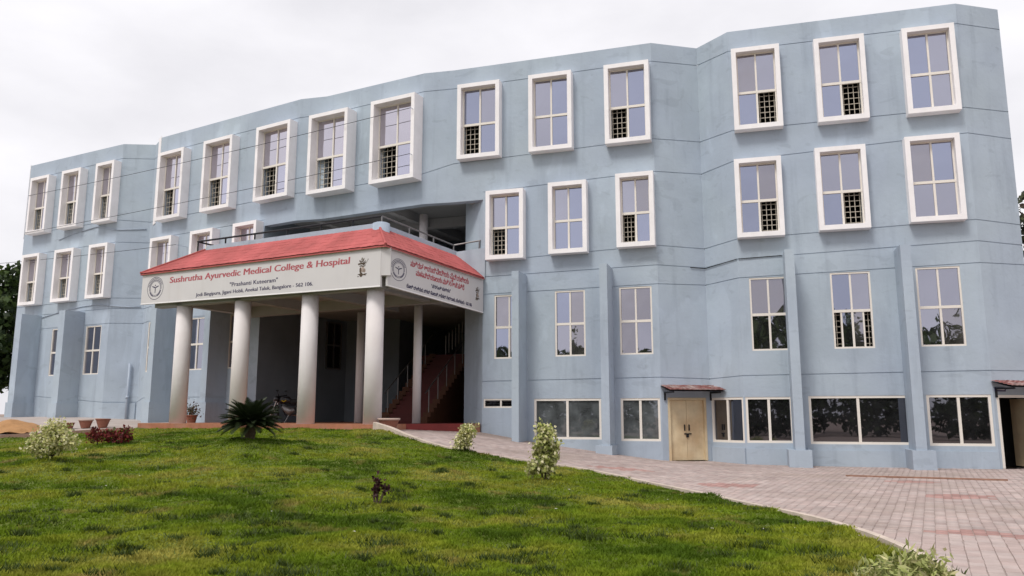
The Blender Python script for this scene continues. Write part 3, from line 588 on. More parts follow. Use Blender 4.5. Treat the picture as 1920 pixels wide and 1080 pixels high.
mb = MB(); p = FRt+mR*.2; mb.box(lambda a, b, c: (p.x+wR.x*a+mR.x*b, p.y+wR.y*a+mR.y*b, c), .45, 4.5, 0, .3, 5.54, 5.855); mb.build('roof_beam', 'soffit', por)
ZE, ZI = 6.80, 7.70
eF0 = FL-nF*.12-uF*.18; eF1 = FRt-nF*.12+uF*.10-mR*.02; eR1 = ER-mR*.14; eLb = BLK-uF*.18
mb = MB(); A3 = lambda p, z: (p.x, p.y, z)
tiles(mb, A3(eF0, ZE), A3(eF1, ZE), A3(I1, ZI), A3(I0, ZI), 6, 46, .010, .008)
tiles(mb, A3(eF1, ZE), A3(eR1, 6.42), A3(I2, 7.29), A3(I1, ZI), 6, 20, .010, .008)
tiles(mb, A3(eLb, ZE), A3(eF0, ZE), A3(I0, ZI), A3(I0b, ZI), 6, 16, .010, .008)
rf = MB()
for q in ((eF0, eF1, I1, I0, ZE, ZE, ZI, ZI), (eF1, eR1, I2, I1, ZE, 6.42, 7.29, ZI), (eLb, eF0, I0, I0b, ZE, ZE, ZI, ZI)):
    a = [A3(q[i], q[4+i]-.03) for i in range(4)]; rf.quad(*a); b = [A3(q[i], q[4+i]-.07) for i in (0, 1)]; rf.quad(a[0], a[1], b[1], b[0])
roof = rf.build('skirt_roof', 'tile_red', por); mb.build('roof_tiles', 'tile_red', roof, kind='stuff')
rg = MB(); rg.tube([A3(eF1, ZE+.02), A3(I1, ZI+.03)], .045, 8); rg.tube([A3(eF0, ZE+.02), A3(I0, ZI+.03)], .045, 8); rg.build('hip_ridge', 'tile_red', roof)
# hip end at the right against the wall
hp = MB(); hp.quad(A3(eR1, 6.42), A3(ER+Vector((.02, .1)), 6.42), A3(I2+Vector((.06, .05)), 7.29), A3(I2, 7.29)); hp.build('hip_end', 'tile_red', roof)
# parapet kerb of the terrace (rounded corner)
def par_seg(p, q, z0p, z0q, nin, name='parapet', h=.17):
    mb = MB(); a = p+nin*.0; vs = []
    for pt, z in ((p, z0p), (q, z0q)): vs += [(pt.x, pt.y, z-.6), (pt.x, pt.y, z+h), (pt.x+nin.x*.22, pt.y+nin.y*.22, z+h), (pt.x+nin.x*.22, pt.y+nin.y*.22, z-.7)]
    mb.add(vs, [(0, 4, 5, 1), (1, 5, 6, 2), (2, 6, 7, 3), (0, 1, 2, 3), (4, 7, 6, 5)]); mb.build(name, 'wall', por)
par_seg(I0+uF*.02, I1-uF*.30, ZI, ZI, nF); par_seg(I1+wR*.22, I2, ZI-.02, 7.29, mR); par_seg(I0+nF*.03, I0b, ZI-.004, ZI-.004, uF)
mb = MB(); c = I1+nF*.14-uF*.04; mb.lathe((c.x, c.y, ZI-.6), [(.29, 0), (.29, .76), (.22, .79), (0, .79)], 28); mb.build('parapet_corner', 'wall', por, smooth=True)
mb = MB(); mb.prism([tuple(I0+nF*.2+uF*.2), tuple(I1+nF*.1), tuple(I2), R1, R2, BM, BL, tuple(Vector(Lend)+nF*.3), tuple(I0b)], 6.71, 7.02); mb.build('terrace_floor', 'soffit', por)
mb = MB(); mb.add([(-2.1, 28.42, 6.4), (-.98, 28.10, 6.4), (-.98, 28.10, 7.55), (-2.1, 28.42, 7.45)], [(0, 1, 2, 3)]); mb.add([(-2.1, 28.42, 7.45), (-.98, 28.10, 7.55), (-.9, 28.3, 7.55), (-2.0, 28.6, 7.45)], [(0, 1, 2, 3)]); mb.build('parapet_end', 'wall', por)
# railing
def rail(pts, zs, r, posts, m, name='railing'):
    mb = MB(); P_ = [(p.x, p.y, z) for p, z in zip(pts, zs)]; mb.tube(P_, r, 8); o = mb.build(name, m, por)
    for p, z0_, z1_ in posts: q = MB(); q.tube([(p.x, p.y, z0_), (p.x, p.y, z1_)], r*.9, 8); q.build('railing_post', m, o)
r0 = FL+nF*1.12+uF*1.35; r1 = FL+nF*1.12+uF*10.02; r2 = FRt+mR*1.12+wR*4.5; r3 = Vector((-1.15, 28.34))
rail([r0+nF*2.6, r0, r0.lerp(r1, .5), r1], [8.12]*4, .035, [(r0.lerp(r1, t), 7.4, 8.12) for t in (.002, .17, .34, .52, .70, .86)], 'black_metal')
rail([r1, r2, r3], [8.12, 7.74, 7.87], .03, [(r1, 7.5, 8.12), (r1.lerp(r2, .36), 7.4, 8.0), (r1.lerp(r2, .70), 7.3, 7.87), (r2, 7.1, 7.74), (r3-Vector((.05, 0)), 7.4, 7.86)], 'steel')

# stairs in the hall
st = thing('staircase', (-4, 30, FLOOR), 'dark red staircase rising into the shaded entrance hall behind the columns', 'staircase')
S0 = Vector((-5.05, 30.25)); sx = Vector((.95, -.31)); sy = Vector((.31, .95)); SF = lambda a, b, c: (S0.x+sx.x*a+sy.x*b, S0.y+sx.y*a+sy.y*b, c)
for i in range(17):
    z = FLOOR+.008+.17*(i+1); b = .285*i
    mb = MB(); mb.box(SF, .30, 1.72, b, b+.30, FLOOR-.01, z); mb.build('step', 'red_floor', st)
    for a0, a1 in ((0, .298), (1.722, 2.02)):
        mb = MB(); mb.box(SF, a0, a1, b-.02, b+.30, FLOOR-.01, z+.05); mb.build('step_side', 'stair_side', st)
mb = MB(); mb.box(SF, -.6, 3.2, .285*17, .285*17+2.2, FLOOR+2.7, FLOOR+2.9); mb.build('landing', 'red_floor', st)
for a in (.15, 1.87):
    mb = MB(); mb.tube([SF(a, .1, FLOOR+1.1), SF(a, 4.6, FLOOR+1.1+.17/.285*4.5)], .022, 8); mb.build('handrail', 'steel', st)
    for k in range(1, 16, 3):
        b = .285*k+.14; q = MB(); q.tube([SF(a, b, FLOOR+.17*k+.2), SF(a, b, FLOOR+1.1+.17/.285*(b-.1))], .018, 8); q.build('baluster', 'steel', st)
SF2 = lambda a, b, c: SF(2.3+a*.4, 5.6+a*.05+b, c)
q = MB()
for k in range(14): x = -1.6+k*.19; q.box(SF, .2+k*.16, .24+k*.16, 5.9, 5.93, 4.2+k*.13, 5.1+k*.13)
q.build('upper_balustrade', 'steel', st)
mb = MB(); mb.add([(x, y, 5.865) for x, y in [R2, (1.5, 41), (-3.0, 42), BM, (-6, 34.5), (-2, 33)]], [tuple(range(6))]); mb.build('hall_ceiling', 'soffit', bld)
# hall window on the back wall
bw = (Vector(BL)-Vector(Lend)); bl = bw.length; bw /= bl; BW = lambda u, z, d: (Lend[0]+bw.x*(u+3.68)+bw.y*d, Lend[1]+bw.y*(u+3.68)-bw.x*d, z)
mb = MB(); mb.ring(BW, -.05+.3, 1.25, 3.6, 5.75, .06, .01, .08); o = mb.build('hall_window', 'steel', bld); q = MB(); q.box(BW, .72, .78, 3.66, 5.69, .015, .075); q.box(BW, .31, 1.19, 4.66, 4.72, .014, .07); q.build('sash', 'steel', o); q = MB(); q.quad(BW(.31, 3.66, .03), BW(1.19, 3.66, .03), BW(1.19, 5.69, .03), BW(.31, 5.69, .03)); q.build('pane', 'rubber', o)

# ------------------------------------------------------------------ signs
def text_mesh(body, bold=0.):
    cu = bpy.data.curves.new('txt', 'FONT'); cu.body = body; cu.size = 1; cu.offset = bold; cu.resolution_u = 3
    ob = bpy.data.objects.new('txt', cu); COL.objects.link(ob); bpy.context.view_layer.update()
    me = bpy.data.meshes.new_from_object(ob.evaluated_get(bpy.context.evaluated_depsgraph_get()))
    v = np.array([p.co[:] for p in me.vertices]); f = [tuple(p.vertices) for p in me.polygons]
    bpy.data.objects.remove(ob); bpy.data.curves.remove(cu); bpy.data.meshes.remove(me)
    return v, f
SMALL = ('"', 'Jodi', 'ಜೋ')
def lettering(SFn, body, s0, s1, z0, z1, m, parent, bold=0., shear=0., zslope=0., capref=None):
    v, f = text_mesh(body)
    if not len(v): return
    x0, x1 = v[:, 0].min(), v[:, 0].max(); cap = capref or .72
    mb = MB(); vs = []
    for p in v:
        a = (p[0]-x0)/(x1-x0); h = p[1]/cap; s_ = s0+(s1-s0)*a+shear*h*(z1-z0); vs.append((s_, z0+(z1-z0)*h+zslope*a))
    for i in range(3): mb.add([SFn(a+(i-1)*bold, z, .033+.0006*i) for a, z in vs], f)
    return mb.build('lettering', m, parent, kind='stuff')
def annulus(mb, SFn, s, z, r0, r1, d=.033, a0=0, a1=360, n=48):
    k = max(6, int(n*(a1-a0)/360)); vs = []
    for i in range(k+1):
        a = R(a0+(a1-a0)*i/k); vs += [SFn(s+r0*math.cos(a), z+r0*math.sin(a), d), SFn(s+r1*math.cos(a), z+r1*math.sin(a), d)]
    mb.add(vs, [(2*i, 2*i+1, 2*i+3, 2*i+2) for i in range(k)])
def emblem(SFn, s, z, r, parent):
    mb = MB(); annulus(mb, SFn, s, z, r*.955, r); annulus(mb, SFn, s, z, r*.60, r*.635); annulus(mb, SFn, s, z, r*.66, r*.76, a0=205, a1=250); annulus(mb, SFn, s, z, r*.66, r*.76, a0=290, a1=345); annulus(mb, SFn, s, z, r*.69, r*.75, a0=-10, a1=200); annulus(mb, SFn, s, z, r*.70, r*.74, a0=250, a1=290)
    for a in range(20, 165, 9): annulus(mb, SFn, s, z, r*.80, r*.90, a0=a, a1=a+5, n=24)
    mb.add([SFn(s-.035*r, z-.42*r, .033), SFn(s+.035*r, z-.42*r, .033), SFn(s+.05*r, z+.10*r, .033), SFn(s-.05*r, z+.10*r, .033)], [(0, 1, 2, 3)])
    for sg in (-1, 1): mb.add([SFn(s+sg*.06*r, z+.02*r, .033), SFn(s+sg*.40*r, z+.14*r, .033), SFn(s+sg*.42*r, z+.22*r, .033), SFn(s+sg*.06*r, z+.14*r, .033)], [(0, 1, 2, 3)])
    annulus(mb, SFn, s, z+.26*r, .0, .06*r); mb.build('emblem', 'navy_print', parent)
def figure(SFn, s, z, hgt, parent, seed=3, wid=1.):
    rr = random.Random(seed); mb = MB(); k = hgt
    def blob(cx, cy, rx, ry, dd=.033, rot=0):
        n = 9; vs = []
        for i in range(n):
            a = 2*math.pi*i/n; q = .75+.5*rr.random(); x = rx*math.cos(a)*q; y = ry*math.sin(a)*q
            vs.append(SFn(s+wid*k*(cx+x*math.cos(rot)-y*math.sin(rot)), z+k*(cy+x*math.sin(rot)+y*math.cos(rot)), dd))
        mb.add(vs, [tuple(range(n))])
    # seated figure on a rock with leafy sprays above and grass at its foot
    for cx, cy, rx, ry, ro in ((-.15, .30, .035, .07, .3), (-.05, .38, .03, .08, -.1), (.03, .35, .03, .09, -.3), (-.20, .18, .06, .04, .2), (-.08, .20, .09, .05, .1), (.04, .19, .07, .06, 0), (.12, .22, .06, .025, .9), (-.05, .28, .10, .025, .1), (.10, .28, .07, .015, .5), (-.10, .09, .10, .03, 0), (.06, .08, .09, .025, .1), (-.12, -.10, .05, .14, .1), (-.08, -.30, .12, .09, 0), (.12, -.27, .10, .025, .1), (.10, -.31, .12, .02, -.1), (-.22, -.27, .05, .02, .2), (-.24, -.36, .05, .02, 0)): blob(cx, cy, rx, ry, .033, ro)
    mb.add([SFn(s+wid*k*x, z+k*y, .033) for x, y in ((.10, .10), (.12, .10), (.29, .36), (.27, .36))], [(0, 1, 2, 3)]); blob(.27, .36, .025, .02)
    o = mb.build('figure_print', 'brown_print', parent)
    mb = MB(); blob(.0, -.06, .10, .15, .0315); blob(.08, -.12, .07, .10, .0315, .2); mb.build('figure_print', 'pale_brown_print', parent)
def sign(name, p, t, length, ztop, zbot, label):
    nrm = Vector((t.y, -t.x)); r = thing(name, (p.x, p.y, zbot(0)), label, 'sign')
    Sf = lambda s, z, d: (p.x+t.x*s+nrm.x*d, p.y+t.y*s+nrm.y*d, z)
    mb = MB(); n = 10
    for i in range(n):
        s0, s1 = length*i/n, length*(i+1)/n
        if True:
            vs = [Sf(s, z, d) for s in (s0, s1) for z in (zbot(s), ztop(s)) for d in (-.05, .03)]
            fs = [(1, 5, 7, 3), (0, 2, 6, 4), (2, 3, 7, 6), (0, 4, 5, 1)]+([(0, 1, 3, 2)] if i == 0 else [])+([(4, 6, 7, 5)] if i == n-1 else [])
            mb.add(vs, fs)
    mb.build('panel', 'panel', r)
    fm = MB()
    for zf, e in ((ztop, -.02), (zbot, .02)): fm.add([Sf(s, zf(s)+e+k, d) for s in (0, length) for k in (-.02, .02) for d in (.0, .036)], [(1, 5, 7, 3), (2, 3, 7, 6), (0, 4, 5, 1), (0, 1, 3, 2), (4, 6, 7, 5)])
    fm.build('edge_trim', 'trim', r)
    return r, Sf
sg1, S1 = sign('entrance_sign', FL-uF*.12-nF*.02, uF, 11.02, lambda s: 6.77, lambda s: 5.62-.012*s, 'long white sign with red English college and hospital name under the red roof')
lettering(S1, 'Sushrutha Ayurvedic Medical College & Hospital', 1.50, 9.78, 6.33, 6.56, 'red_print', sg1, .014, .08)
lettering(S1, '"Prashanti Kuteeram"', 4.55, 6.76, 5.97, 6.12, 'navy_print', sg1, .006, 0)
lettering(S1, 'Jodi Bingipura, Jigani Hobli, Anekal Taluk, Bangalore - 562 106.', 2.9, 8.30, 5.73, 5.86, 'navy_print', sg1, .006, 0)
emblem(S1, .74, 6.19, .43, sg1); figure(S1, 10.32, 6.14, .74, sg1)
sl = -.079
sg2, S2 = sign('entrance_sign', FRt+wR*.10-mR*.02, wR, 4.72, lambda s: 6.76+sl*s, lambda s: 5.52+sl*s, 'shorter white sign with red Kannada lettering on the right side of the portico')
lettering(S2, 'ಸುಶ್ರುತ ಆಯುರ್ವೇದೀಯ ವೈದ್ಯಕೀಯ', 1.0, 3.90, 6.30, 6.49, 'red_print', sg2, .010, 0, -.215)
lettering(S2, 'ಮಹಾವಿದ್ಯಾಲಯ ಮತ್ತು ಆಸ್ಪತ್ರೆ', 1.26, 3.66, 6.03, 6.21, 'red_print', sg2, .010, 0, -.19)
lettering(S2, '"ಪ್ರಶಾಂತಿ ಕುಟೀರಂ"', 2.0, 2.95, 5.72, 5.84, 'navy_print', sg2, .006, 0, -.06)
lettering(S2, 'ಜೋಡಿ ಬಿಂಗಿಪುರ, ಜಿಗಣಿ ಹೋಬಳಿ, ಆನೇಕಲ್ ತಾಲ್ಲೂಕು, ಬೆಂಗಳೂರು - 562 106', .84, 4.08, 5.58, 5.70, 'navy_print', sg2, .006, 0, -.27)
emblem(S2, .47, 6.10, .36, sg2); figure(S2, 4.40, 5.80, .58, sg2, 5, .8)
# corner post between the signs and side board at the left end
cp_ = FRt+nF*.12; mb = MB(); mb.box(lambda a, b, c: (cp_.x+a, cp_.y+b, c), -.16, .14, -.10, .12, 5.85, 6.76); mb.build('corner_post', 'panel', por)
lb = FL-uF*.10+nF*.05; mb = MB(); mb.box(lambda a, b, c: (lb.x+nF.x*a+uF.x*b, lb.y+nF.y*a+uF.y*b, c), .05, 4.1, -.03, .03, 5.85, 6.76); mb.build('side_board', 'panel', por)

# ------------------------------------------------------------------ paving
DIR = Vector((.465, .885)).normalized(); DX = Vector((DIR.y, -DIR.x)); PW, PL = .148, .215
PATH = [tuple(p) for p in EDGE_S if p[1] > 2]+[(22, 2), (22, 25.5), (15.95, 24.3), (14.3, 23.75), (7.55, 25.7), (6.75, 26.75), (4.95, 26.45), (-1.0, 28.3), (-1.5, 27.8), (-3.5, 26.9), (-4.2, 24.7)]
path = sheet(np.arange(-4.4, 22.2, .3), np.arange(2, 28.6, .3), lambda x, y: gz(x, y)-.012, 'paved_path', 'bed', keep=lambda x, y: inside(x, y, PATH)); path['kind'] = 'structure'
def pavers():
    ii, jj = np.meshgrid(np.arange(-110, 200), np.arange(-10, 160)); ii = ii.ravel(); jj = jj.ravel()
    a = ii*PW; b = (jj+.5*(ii % 2))*PL
    x = DX.x*a+DIR.x*b; y = DX.y*a+DIR.y*b
    ok = inside(x, y, PATH) & (np.abs(x) < y*.72+1.0) & (y > 6.5); x = x[ok]; y = y[ok]
    d = np.hypot(x, y-0)
    shift = rng.normal(0, .0032, (len(x), 2)); x = x+shift[:, 0]; y = y+shift[:, 1]
    z = gz(x, y)+rng.normal(0, .0014, len(x))
    e = .05; sx_ = (gz(x+e, y)-gz(x-e, y))/(2*e); sy_ = (gz(x, y+e)-gz(x, y-e))/(2*e)
    tone = rng.random(len(x)); redn = np.zeros(len(x))
    for cx, cy, rx, ry in ((8.5, 15.4, .75, .55), (5.95, 10.75, .55, .30), (4.7, 17.6, .8, .5), (6.5, 10.4, .35, .25), (10.5, 13.2, .7, .3), (9.3, 18.8, .6, .4), (2.8, 20.6, .9, .4), (7.4, 8.6, .5, .3)): redn = np.maximum(redn, 2*np.exp(-((x-cx)/rx)**2-((y-cy)/ry)**2))
    redn = redn*(.7+.6*rng.random(len(x)))
    cls = np.where(redn > .9, 2, np.where(tone > .5, 0, 1))
    g = .0036
    loc = np.array([(-PW/2+g, -PL/2+g, 0), (PW/2-g, -PL/2+g, 0), (PW/2-g, PL/2-g, 0), (-PW/2+g, PL/2-g, 0)])
    top = loc.copy(); top[:, :2] *= .965; low = loc.copy(); low[:, 2] = -.006; lo2 = loc.copy(); lo2[:, 2] = -.06
    T = np.concatenate([top+[0, 0, .0], low, lo2]); FQ = [(0, 1, 2, 3)]+[(4+i, 4+(i+1) % 4, (i+1) % 4, i) for i in range(4)]+[(8+i, 8+(i+1) % 4, 4+(i+1) % 4, 4+i) for i in range(4)]
    XY = T[:, :1]*np.array([DX.x, DX.y])+T[:, 1:2]*np.array([DIR.x, DIR.y])
    # nearest as single stones
    near = np.argsort(d)[:300]; mats = ['paver_a', 'paver_b', 'paver_c']; mes = []
    for k in range(3):
        me = bpy.data.meshes.new('paver'); me.from_pydata([(XY[i, 0], XY[i, 1], T[i, 2]) for i in range(12)], [], FQ); me.materials.append(MATS[mats[k]]); mes.append(me)
    for i in near:
        o = bpy.data.objects.new('paver', mes[cls[i]]); COL.objects.link(o); o.parent = path; o.location = (x[i], y[i], z[i]); o.rotation_euler = (math.atan(sy_[i]), -math.atan(sx_[i]), 0)
    far = np.ones(len(x), bool); far[near] = False; fx, fy, fz = x[far], y[far], z[far]
    Vx = np.empty((len(fx), 12, 3)); Vx[:, :, 0] = fx[:, None]+XY[None, :, 0]; Vx[:, :, 1] = fy[:, None]+XY[None, :, 1]
    Vx[:, :, 2] = fz[:, None]+T[None, :, 2]+sx_[far][:, None]*XY[None, :, 0]+sy_[far][:, None]*XY[None, :, 1]
    FF = (np.arange(len(fx))*12)[:, None, None]+np.array(FQ)[None]
    cols = np.array([(.455, .375, .35), (.435, .345, .32), (.40, .245, .22)])[cls[far]]*(.86+.26*rng.random((len(fx), 1)))
    np_mesh('paver_field', Vx.reshape(-1, 3), FF.reshape(-1, 4), 'paver', parent=path, color=np.repeat(cols, 12, 0), kind='stuff')
pavers()
# apron of cement at the foot of the wall
# planks lying on the path
for (xa, ya, xb, yb, w_) in ((8.46, 20.5, 11.7, 19.1, .05), (9.3, 20.1, 9.75, 19.9, .10)):
    a = Vector((xa, ya)); b = Vector((xb, yb)); t = (b-a).normalized(); n_ = Vector((-t.y, t.x)); ln = (b-a).length; zz = GZ((xa+xb)/2, (ya+yb)/2)
    mb = MB(); mb.box(lambda p, q, c: (a.x+t.x*p+n_.x*q, a.y+t.y*p+n_.y*q, zz+c), 0, ln, -w_/2, w_/2, .004, .04)
    mb.build('timber_batten', 'timber', label='long thin timber batten lying on the paving before the dark windows' if w_ < .07 else 'short reddish wood scrap beside the long batten on the paving', cat='timber')

# ------------------------------------------------------------------ plants
def leaf_quads(C, size, normal_bias=0., aspect=.45, droop=0.):
    n = len(C); d = rng.normal(size=(n, 3)); d[:, 2] -= droop; d /= np.linalg.norm(d, axis=1)[:, None]; s = rng.normal(size=(n, 3)); s -= (s*d).sum(1)[:, None]*d; s /= np.linalg.norm(s, axis=1)[:, None]+1e-9
    sz = size*(.65+.7*rng.random(n))[:, None]; V = np.empty((n, 4, 3)); V[:, 0] = C; V[:, 1] = C+d*sz*.45+s*sz*aspect; V[:, 2] = C+d*sz; V[:, 3] = C+d*sz*.45-s*sz*aspect
    nr = np.cross(d, s); V[:, 2] -= nr*sz*.12
    return V.reshape(-1, 3), np.arange(4*n).reshape(-1, 4)
def palette(n, cols, wts, k=4):
    c = np.array(cols)[rng.choice(len(cols), n, p=np.array(wts)/sum(wts))]*(.75+.5*rng.random((n, 1))); return np.repeat(c, k, 0)
def shrub(name, x, y, blobs, n, size, cols, wts, stems, label, cat='shrub', droop=.6, group=None, clusters=60, spread=.09, aspect=.42, k=1.):
    blobs = [tuple(q*k for q in b) for b in blobs]; stems = [[tuple(q*k for q in p) for p in s_] for s_ in stems]; spread *= k
    z = float(LZ(np.array(x), np.array(y))); r = thing(name, (x, y, z), label, cat, group); Cs = []
    bw = np.array([b[3]*b[4] for b in blobs]); bw = bw/bw.sum()
    for b, w_ in zip(blobs, bw):
        kc = max(3, int(clusters*w_)); m = int(n*w_/kc)+1
        dv = rng.normal(size=(kc, 3)); dv /= np.linalg.norm(dv, axis=1)[:, None]; cc = np.array([b[0], b[1], b[2]])+dv*np.array([b[3], b[3], b[4]])*(.45+.55*rng.random((kc, 1))**.6)
        Cs.append((cc[:, None]+rng.normal(0, spread, (kc, m, 3))).reshape(-1, 3))
    C = np.concatenate(Cs); C = C[C[:, 2] > .05]; C += np.array([x, y, z])
    V, F = leaf_quads(C, size, droop=droop, aspect=aspect); np_mesh('foliage', V, F, 'leaf', r, color=palette(len(C), cols, wts))
    for s_ in stems:
        mb = MB(); mb.tube([(x+p[0], y+p[1], z+p[2]-(.05 if i == 0 else 0)) for i, p in enumerate(s_)], [.022-.012*i/(len(s_)-1) for i in range(len(s_))], 6); mb.build('stem', 'bark', r)
    return r
VAR = [(.60, .57, .27), (.46, .47, .17), (.72, .68, .45), (.25, .31, .08)]
shrub('variegated_shrub', -9.42, 16.45, [(0, 0, .50, .50, .28), (.12, 0, .78, .30, .20), (-.1, .1, .32, .42, .14), (.62, -.1, .48, .24, .10), (-.45, 0, .45, .22, .13)], 3000, .06, VAR, (4, 3, 4, 1.5), [[(0, 0, 0), (.02, 0, .3), (.12, .02, .75)], [(0, 0, .1), (.3, 0, .35), (.62, -.1, .5)], [(0, 0, .1), (-.2, .05, .3), (-.42, 0, .48)]], 'spreading cream and green variegated shrub on a mound at the far left', droop=.2, k=.76)
shrub('variegated_shrub', -1.18, 20.29, [(0, 0, .36, .20, .26), (.08, 0, .58, .20, .12), (-.1, 0, .22, .2, .12)], 1900, .058, VAR, (5, 2.5, 4, 1), [[(0, 0, 0), (.02, 0, .3), (.05, 0, .6)], [(0, 0, .05), (-.08, 0, .25), (-.15, 0, .4)]], 'small pale variegated shrub beside the ramp at the lawn edge', droop=.5, k=.92, clusters=45, spread=.06)
shrub('variegated_shrub', 0.63, 15.35, [(0, 0, .80, .25, .22), (.02, 0, .45, .27, .28), (0, 0, 1.02, .13, .12), (-.12, 0, .25, .2, .12)], 2500, .07, [(.52, .52, .22), (.42, .45, .14), (.66, .61, .40), (.18, .22, .06)], (4, 4, 3, 2), [[(0, 0, 0), (.01, 0, .4), (0, 0, 1.0)], [(.05, 0, 0), (.08, .02, .4), (.12, 0, .8)], [(-.05, 0, 0), (-.08, .02, .3), (-.12, 0, .7)]], 'upright column shaped variegated shrub in the middle right of the lawn', droop=1.1, clusters=60, spread=.055, k=.92)
shrub('variegated_shrub', 3.30, 6.95, [(0, 0, .13, .36, .17), (.20, .1, .21, .22, .13), (-.25, 0, .13, .2, .13)], 1300, .09, [(.46, .47, .19), (.37, .41, .14), (.60, .56, .30), (.15, .18, .05)], (4, 4, 3, 2), [[(0, 0, 0), (.1, 0, .12), (.25, .1, .25)], [(0, 0, 0), (-.1, 0, .1), (-.25, 0, .2)]], 'curly leaved variegated shrub cut off by the bottom edge of the photo', droop=.3, clusters=110, spread=.045, aspect=.15)
RED = [(.16, .022, .02), (.10, .015, .018), (.23, .035, .03), (.09, .10, .025)]
shrub('burgundy_shrub', -11.39, 22.67, [(-.35, 0, .24, .25, .17), (.05, 0, .2, .28, .15), (.42, 0, .26, .26, .18)], 1100, .075, RED, (4, 4, 2, 1.3), [[(0, 0, 0), (0, 0, .2), (.1, 0, .3)], [(-.3, 0, 0), (-.33, 0, .3)], [(.4, 0, 0), (.42, 0, .32)]], 'low burgundy leaved shrub near the clay pots at the left', droop=-.2, spread=.05)
shrub('burgundy_sapling', -2.02, 12.19, [(-.02, 0, .30, .06, .13), (.11, 0, .2, .05, .08), (-.06, 0, .16, .05, .06)], 170, .05, [(.06, .018, .022), (.035, .012, .016), (.10, .03, .03)], (3, 3, 1), [[(0, 0, 0), (-.01, 0, .2), (-.02, 0, .38)], [(.02, 0, 0), (.08, 0, .15), (.12, 0, .27)], [(-.03, 0, 0), (-.06, 0, .18)]], 'tiny dark burgundy sapling alone in the middle of the lawn', droop=-.4, clusters=26, spread=.022)
# cycad
def cycad(x, y):
    z = float(LZ(np.array(x), np.array(y))); r = thing('sago_palm', (x, y, z), 'dark green sago palm on a grassy mound in front of the portico', 'palm')
    mb = MB(); mb.lathe((x, y, z-.05), [(.13, 0), (.12, .12), (.14, .2), (.12, .3), (.09, .38), (0, .42)], 14); mb.build('trunk', 'soil', r)
    for k in range(92):
        az_ = 2*math.pi*k*.382+random.uniform(-.15, .15); elv = R(84-88*(k/92)**.9+random.uniform(-6, 6)); ln = random.uniform(.60, .77); d = Vector((math.cos(az_), math.sin(az_), 0))
        V = []; F = []; pts = []
        for i in range(15):
            t = i/14; e = elv-t*t*R(38); pts.append(Vector((x, y, z+.36))+d*(.05+ln*t*math.cos(elv-t*R(16)))+Vector((0, 0, ln*t*math.sin(elv-t*R(19)))))
        mb = MB(); mb.tube(pts, [.011-.007*i/14 for i in range(15)], 5); side = d.cross(Vector((0, 0, 1)))
        for i in range(2, 15):
            for f_ in (0, .5):
                if i == 14 and f_: continue
                p = pts[i].lerp(pts[min(i+1, 14)], f_); tg = (pts[i]-pts[i-1]).normalized(); t = (i+f_)/14; l_ = .155*math.sin(math.pi*min(1, .15+t*.85))+.035; upv = side.cross(tg)
                for s_ in (-1, 1):
                    q = (side*s_*.8+tg*.55+upv*.35).normalized(); wv = tg*.012
                    mb.add([p-wv, p+wv, p+q*l_*.6+wv*.8, p+q*l_, p+q*l_*.6-wv*.8], [(0, 1, 2, 3, 4)])
        fo = mb.build('frond', 'frond', r)
mat('frond', (.022, .034, .012), .5, .25, 6., spec=.3)
cycad(-6.29, 19.25)

# pots
def pot(x, y, r0, r1, h, label, group=None, plant=False, rim='pot', zoff=None):
    z = (GZ(x, y)-.01) if zoff is None else zoff; r = thing('planter_pot', (x, y, z), label, 'pot', group)
    mb = MB(); mb.lathe((x, y, z), [(0, 0), (r0, 0), (r1*.95, h*.86), (r1*.95, h*.86), (r1*.80, h*.86)], 26); mb.build('bowl', 'pot', r, smooth=False)
    mb = MB(); mb.lathe((x, y, z), [(r1*.94, h*.84), (r1*1.03, h*.86), (r1*1.04, h*.985), (r1*.98, h), (r1*.9, h), (r1*.88, h*.8)], 26); mb.build('rim', rim, r, smooth=True)
    mb = MB(); mb.lathe((x, y, z+h*.83), [(r1*.9, 0), (0, .01)], 20); mb.build('soil', 'soil', r)
    return r
pot(-3.79, 24.62, .19, .335, .40, 'large clay planter with pale rim at the right corner of the portico', rim='pot_rim')
pot(-15.62, 30.55, .15, .26, .34, 'reddish clay pot, rightmost of those standing on the kerb at left', 'clay pots along the left kerb')
pot(-16.22, 30.45, .15, .255, .32, 'greyish brown clay pot second from the right on the left kerb', 'clay pots along the left kerb', rim='pot_rim')
pot(-16.72, 30.2, .13, .20, .23, 'small reddish pot third from the right on the left kerb', 'clay pots along the left kerb')
pot(-17.02, 29.95, .13, .22, .19, 'low dark pot, leftmost of those beside the variegated shrub', 'clay pots along the left kerb', rim='kerb_brown')
pp = pot(-12.55, 31.3, .16, .22, .30, 'clay pot with a twiggy plant behind the leftmost portico column', zoff=FLOOR)
C = np.array([-12.55, 31.3, FLOOR+.45])+rng.normal(0, 1, (420, 3))*np.array([.15, .15, .13]); V, F = leaf_quads(C, .06); np_mesh('foliage', V, F, 'leaf', pp, color=palette(420, [(.10, .10, .05), (.16, .12, .08), (.12, .05, .04)], (3, 2, 2)))
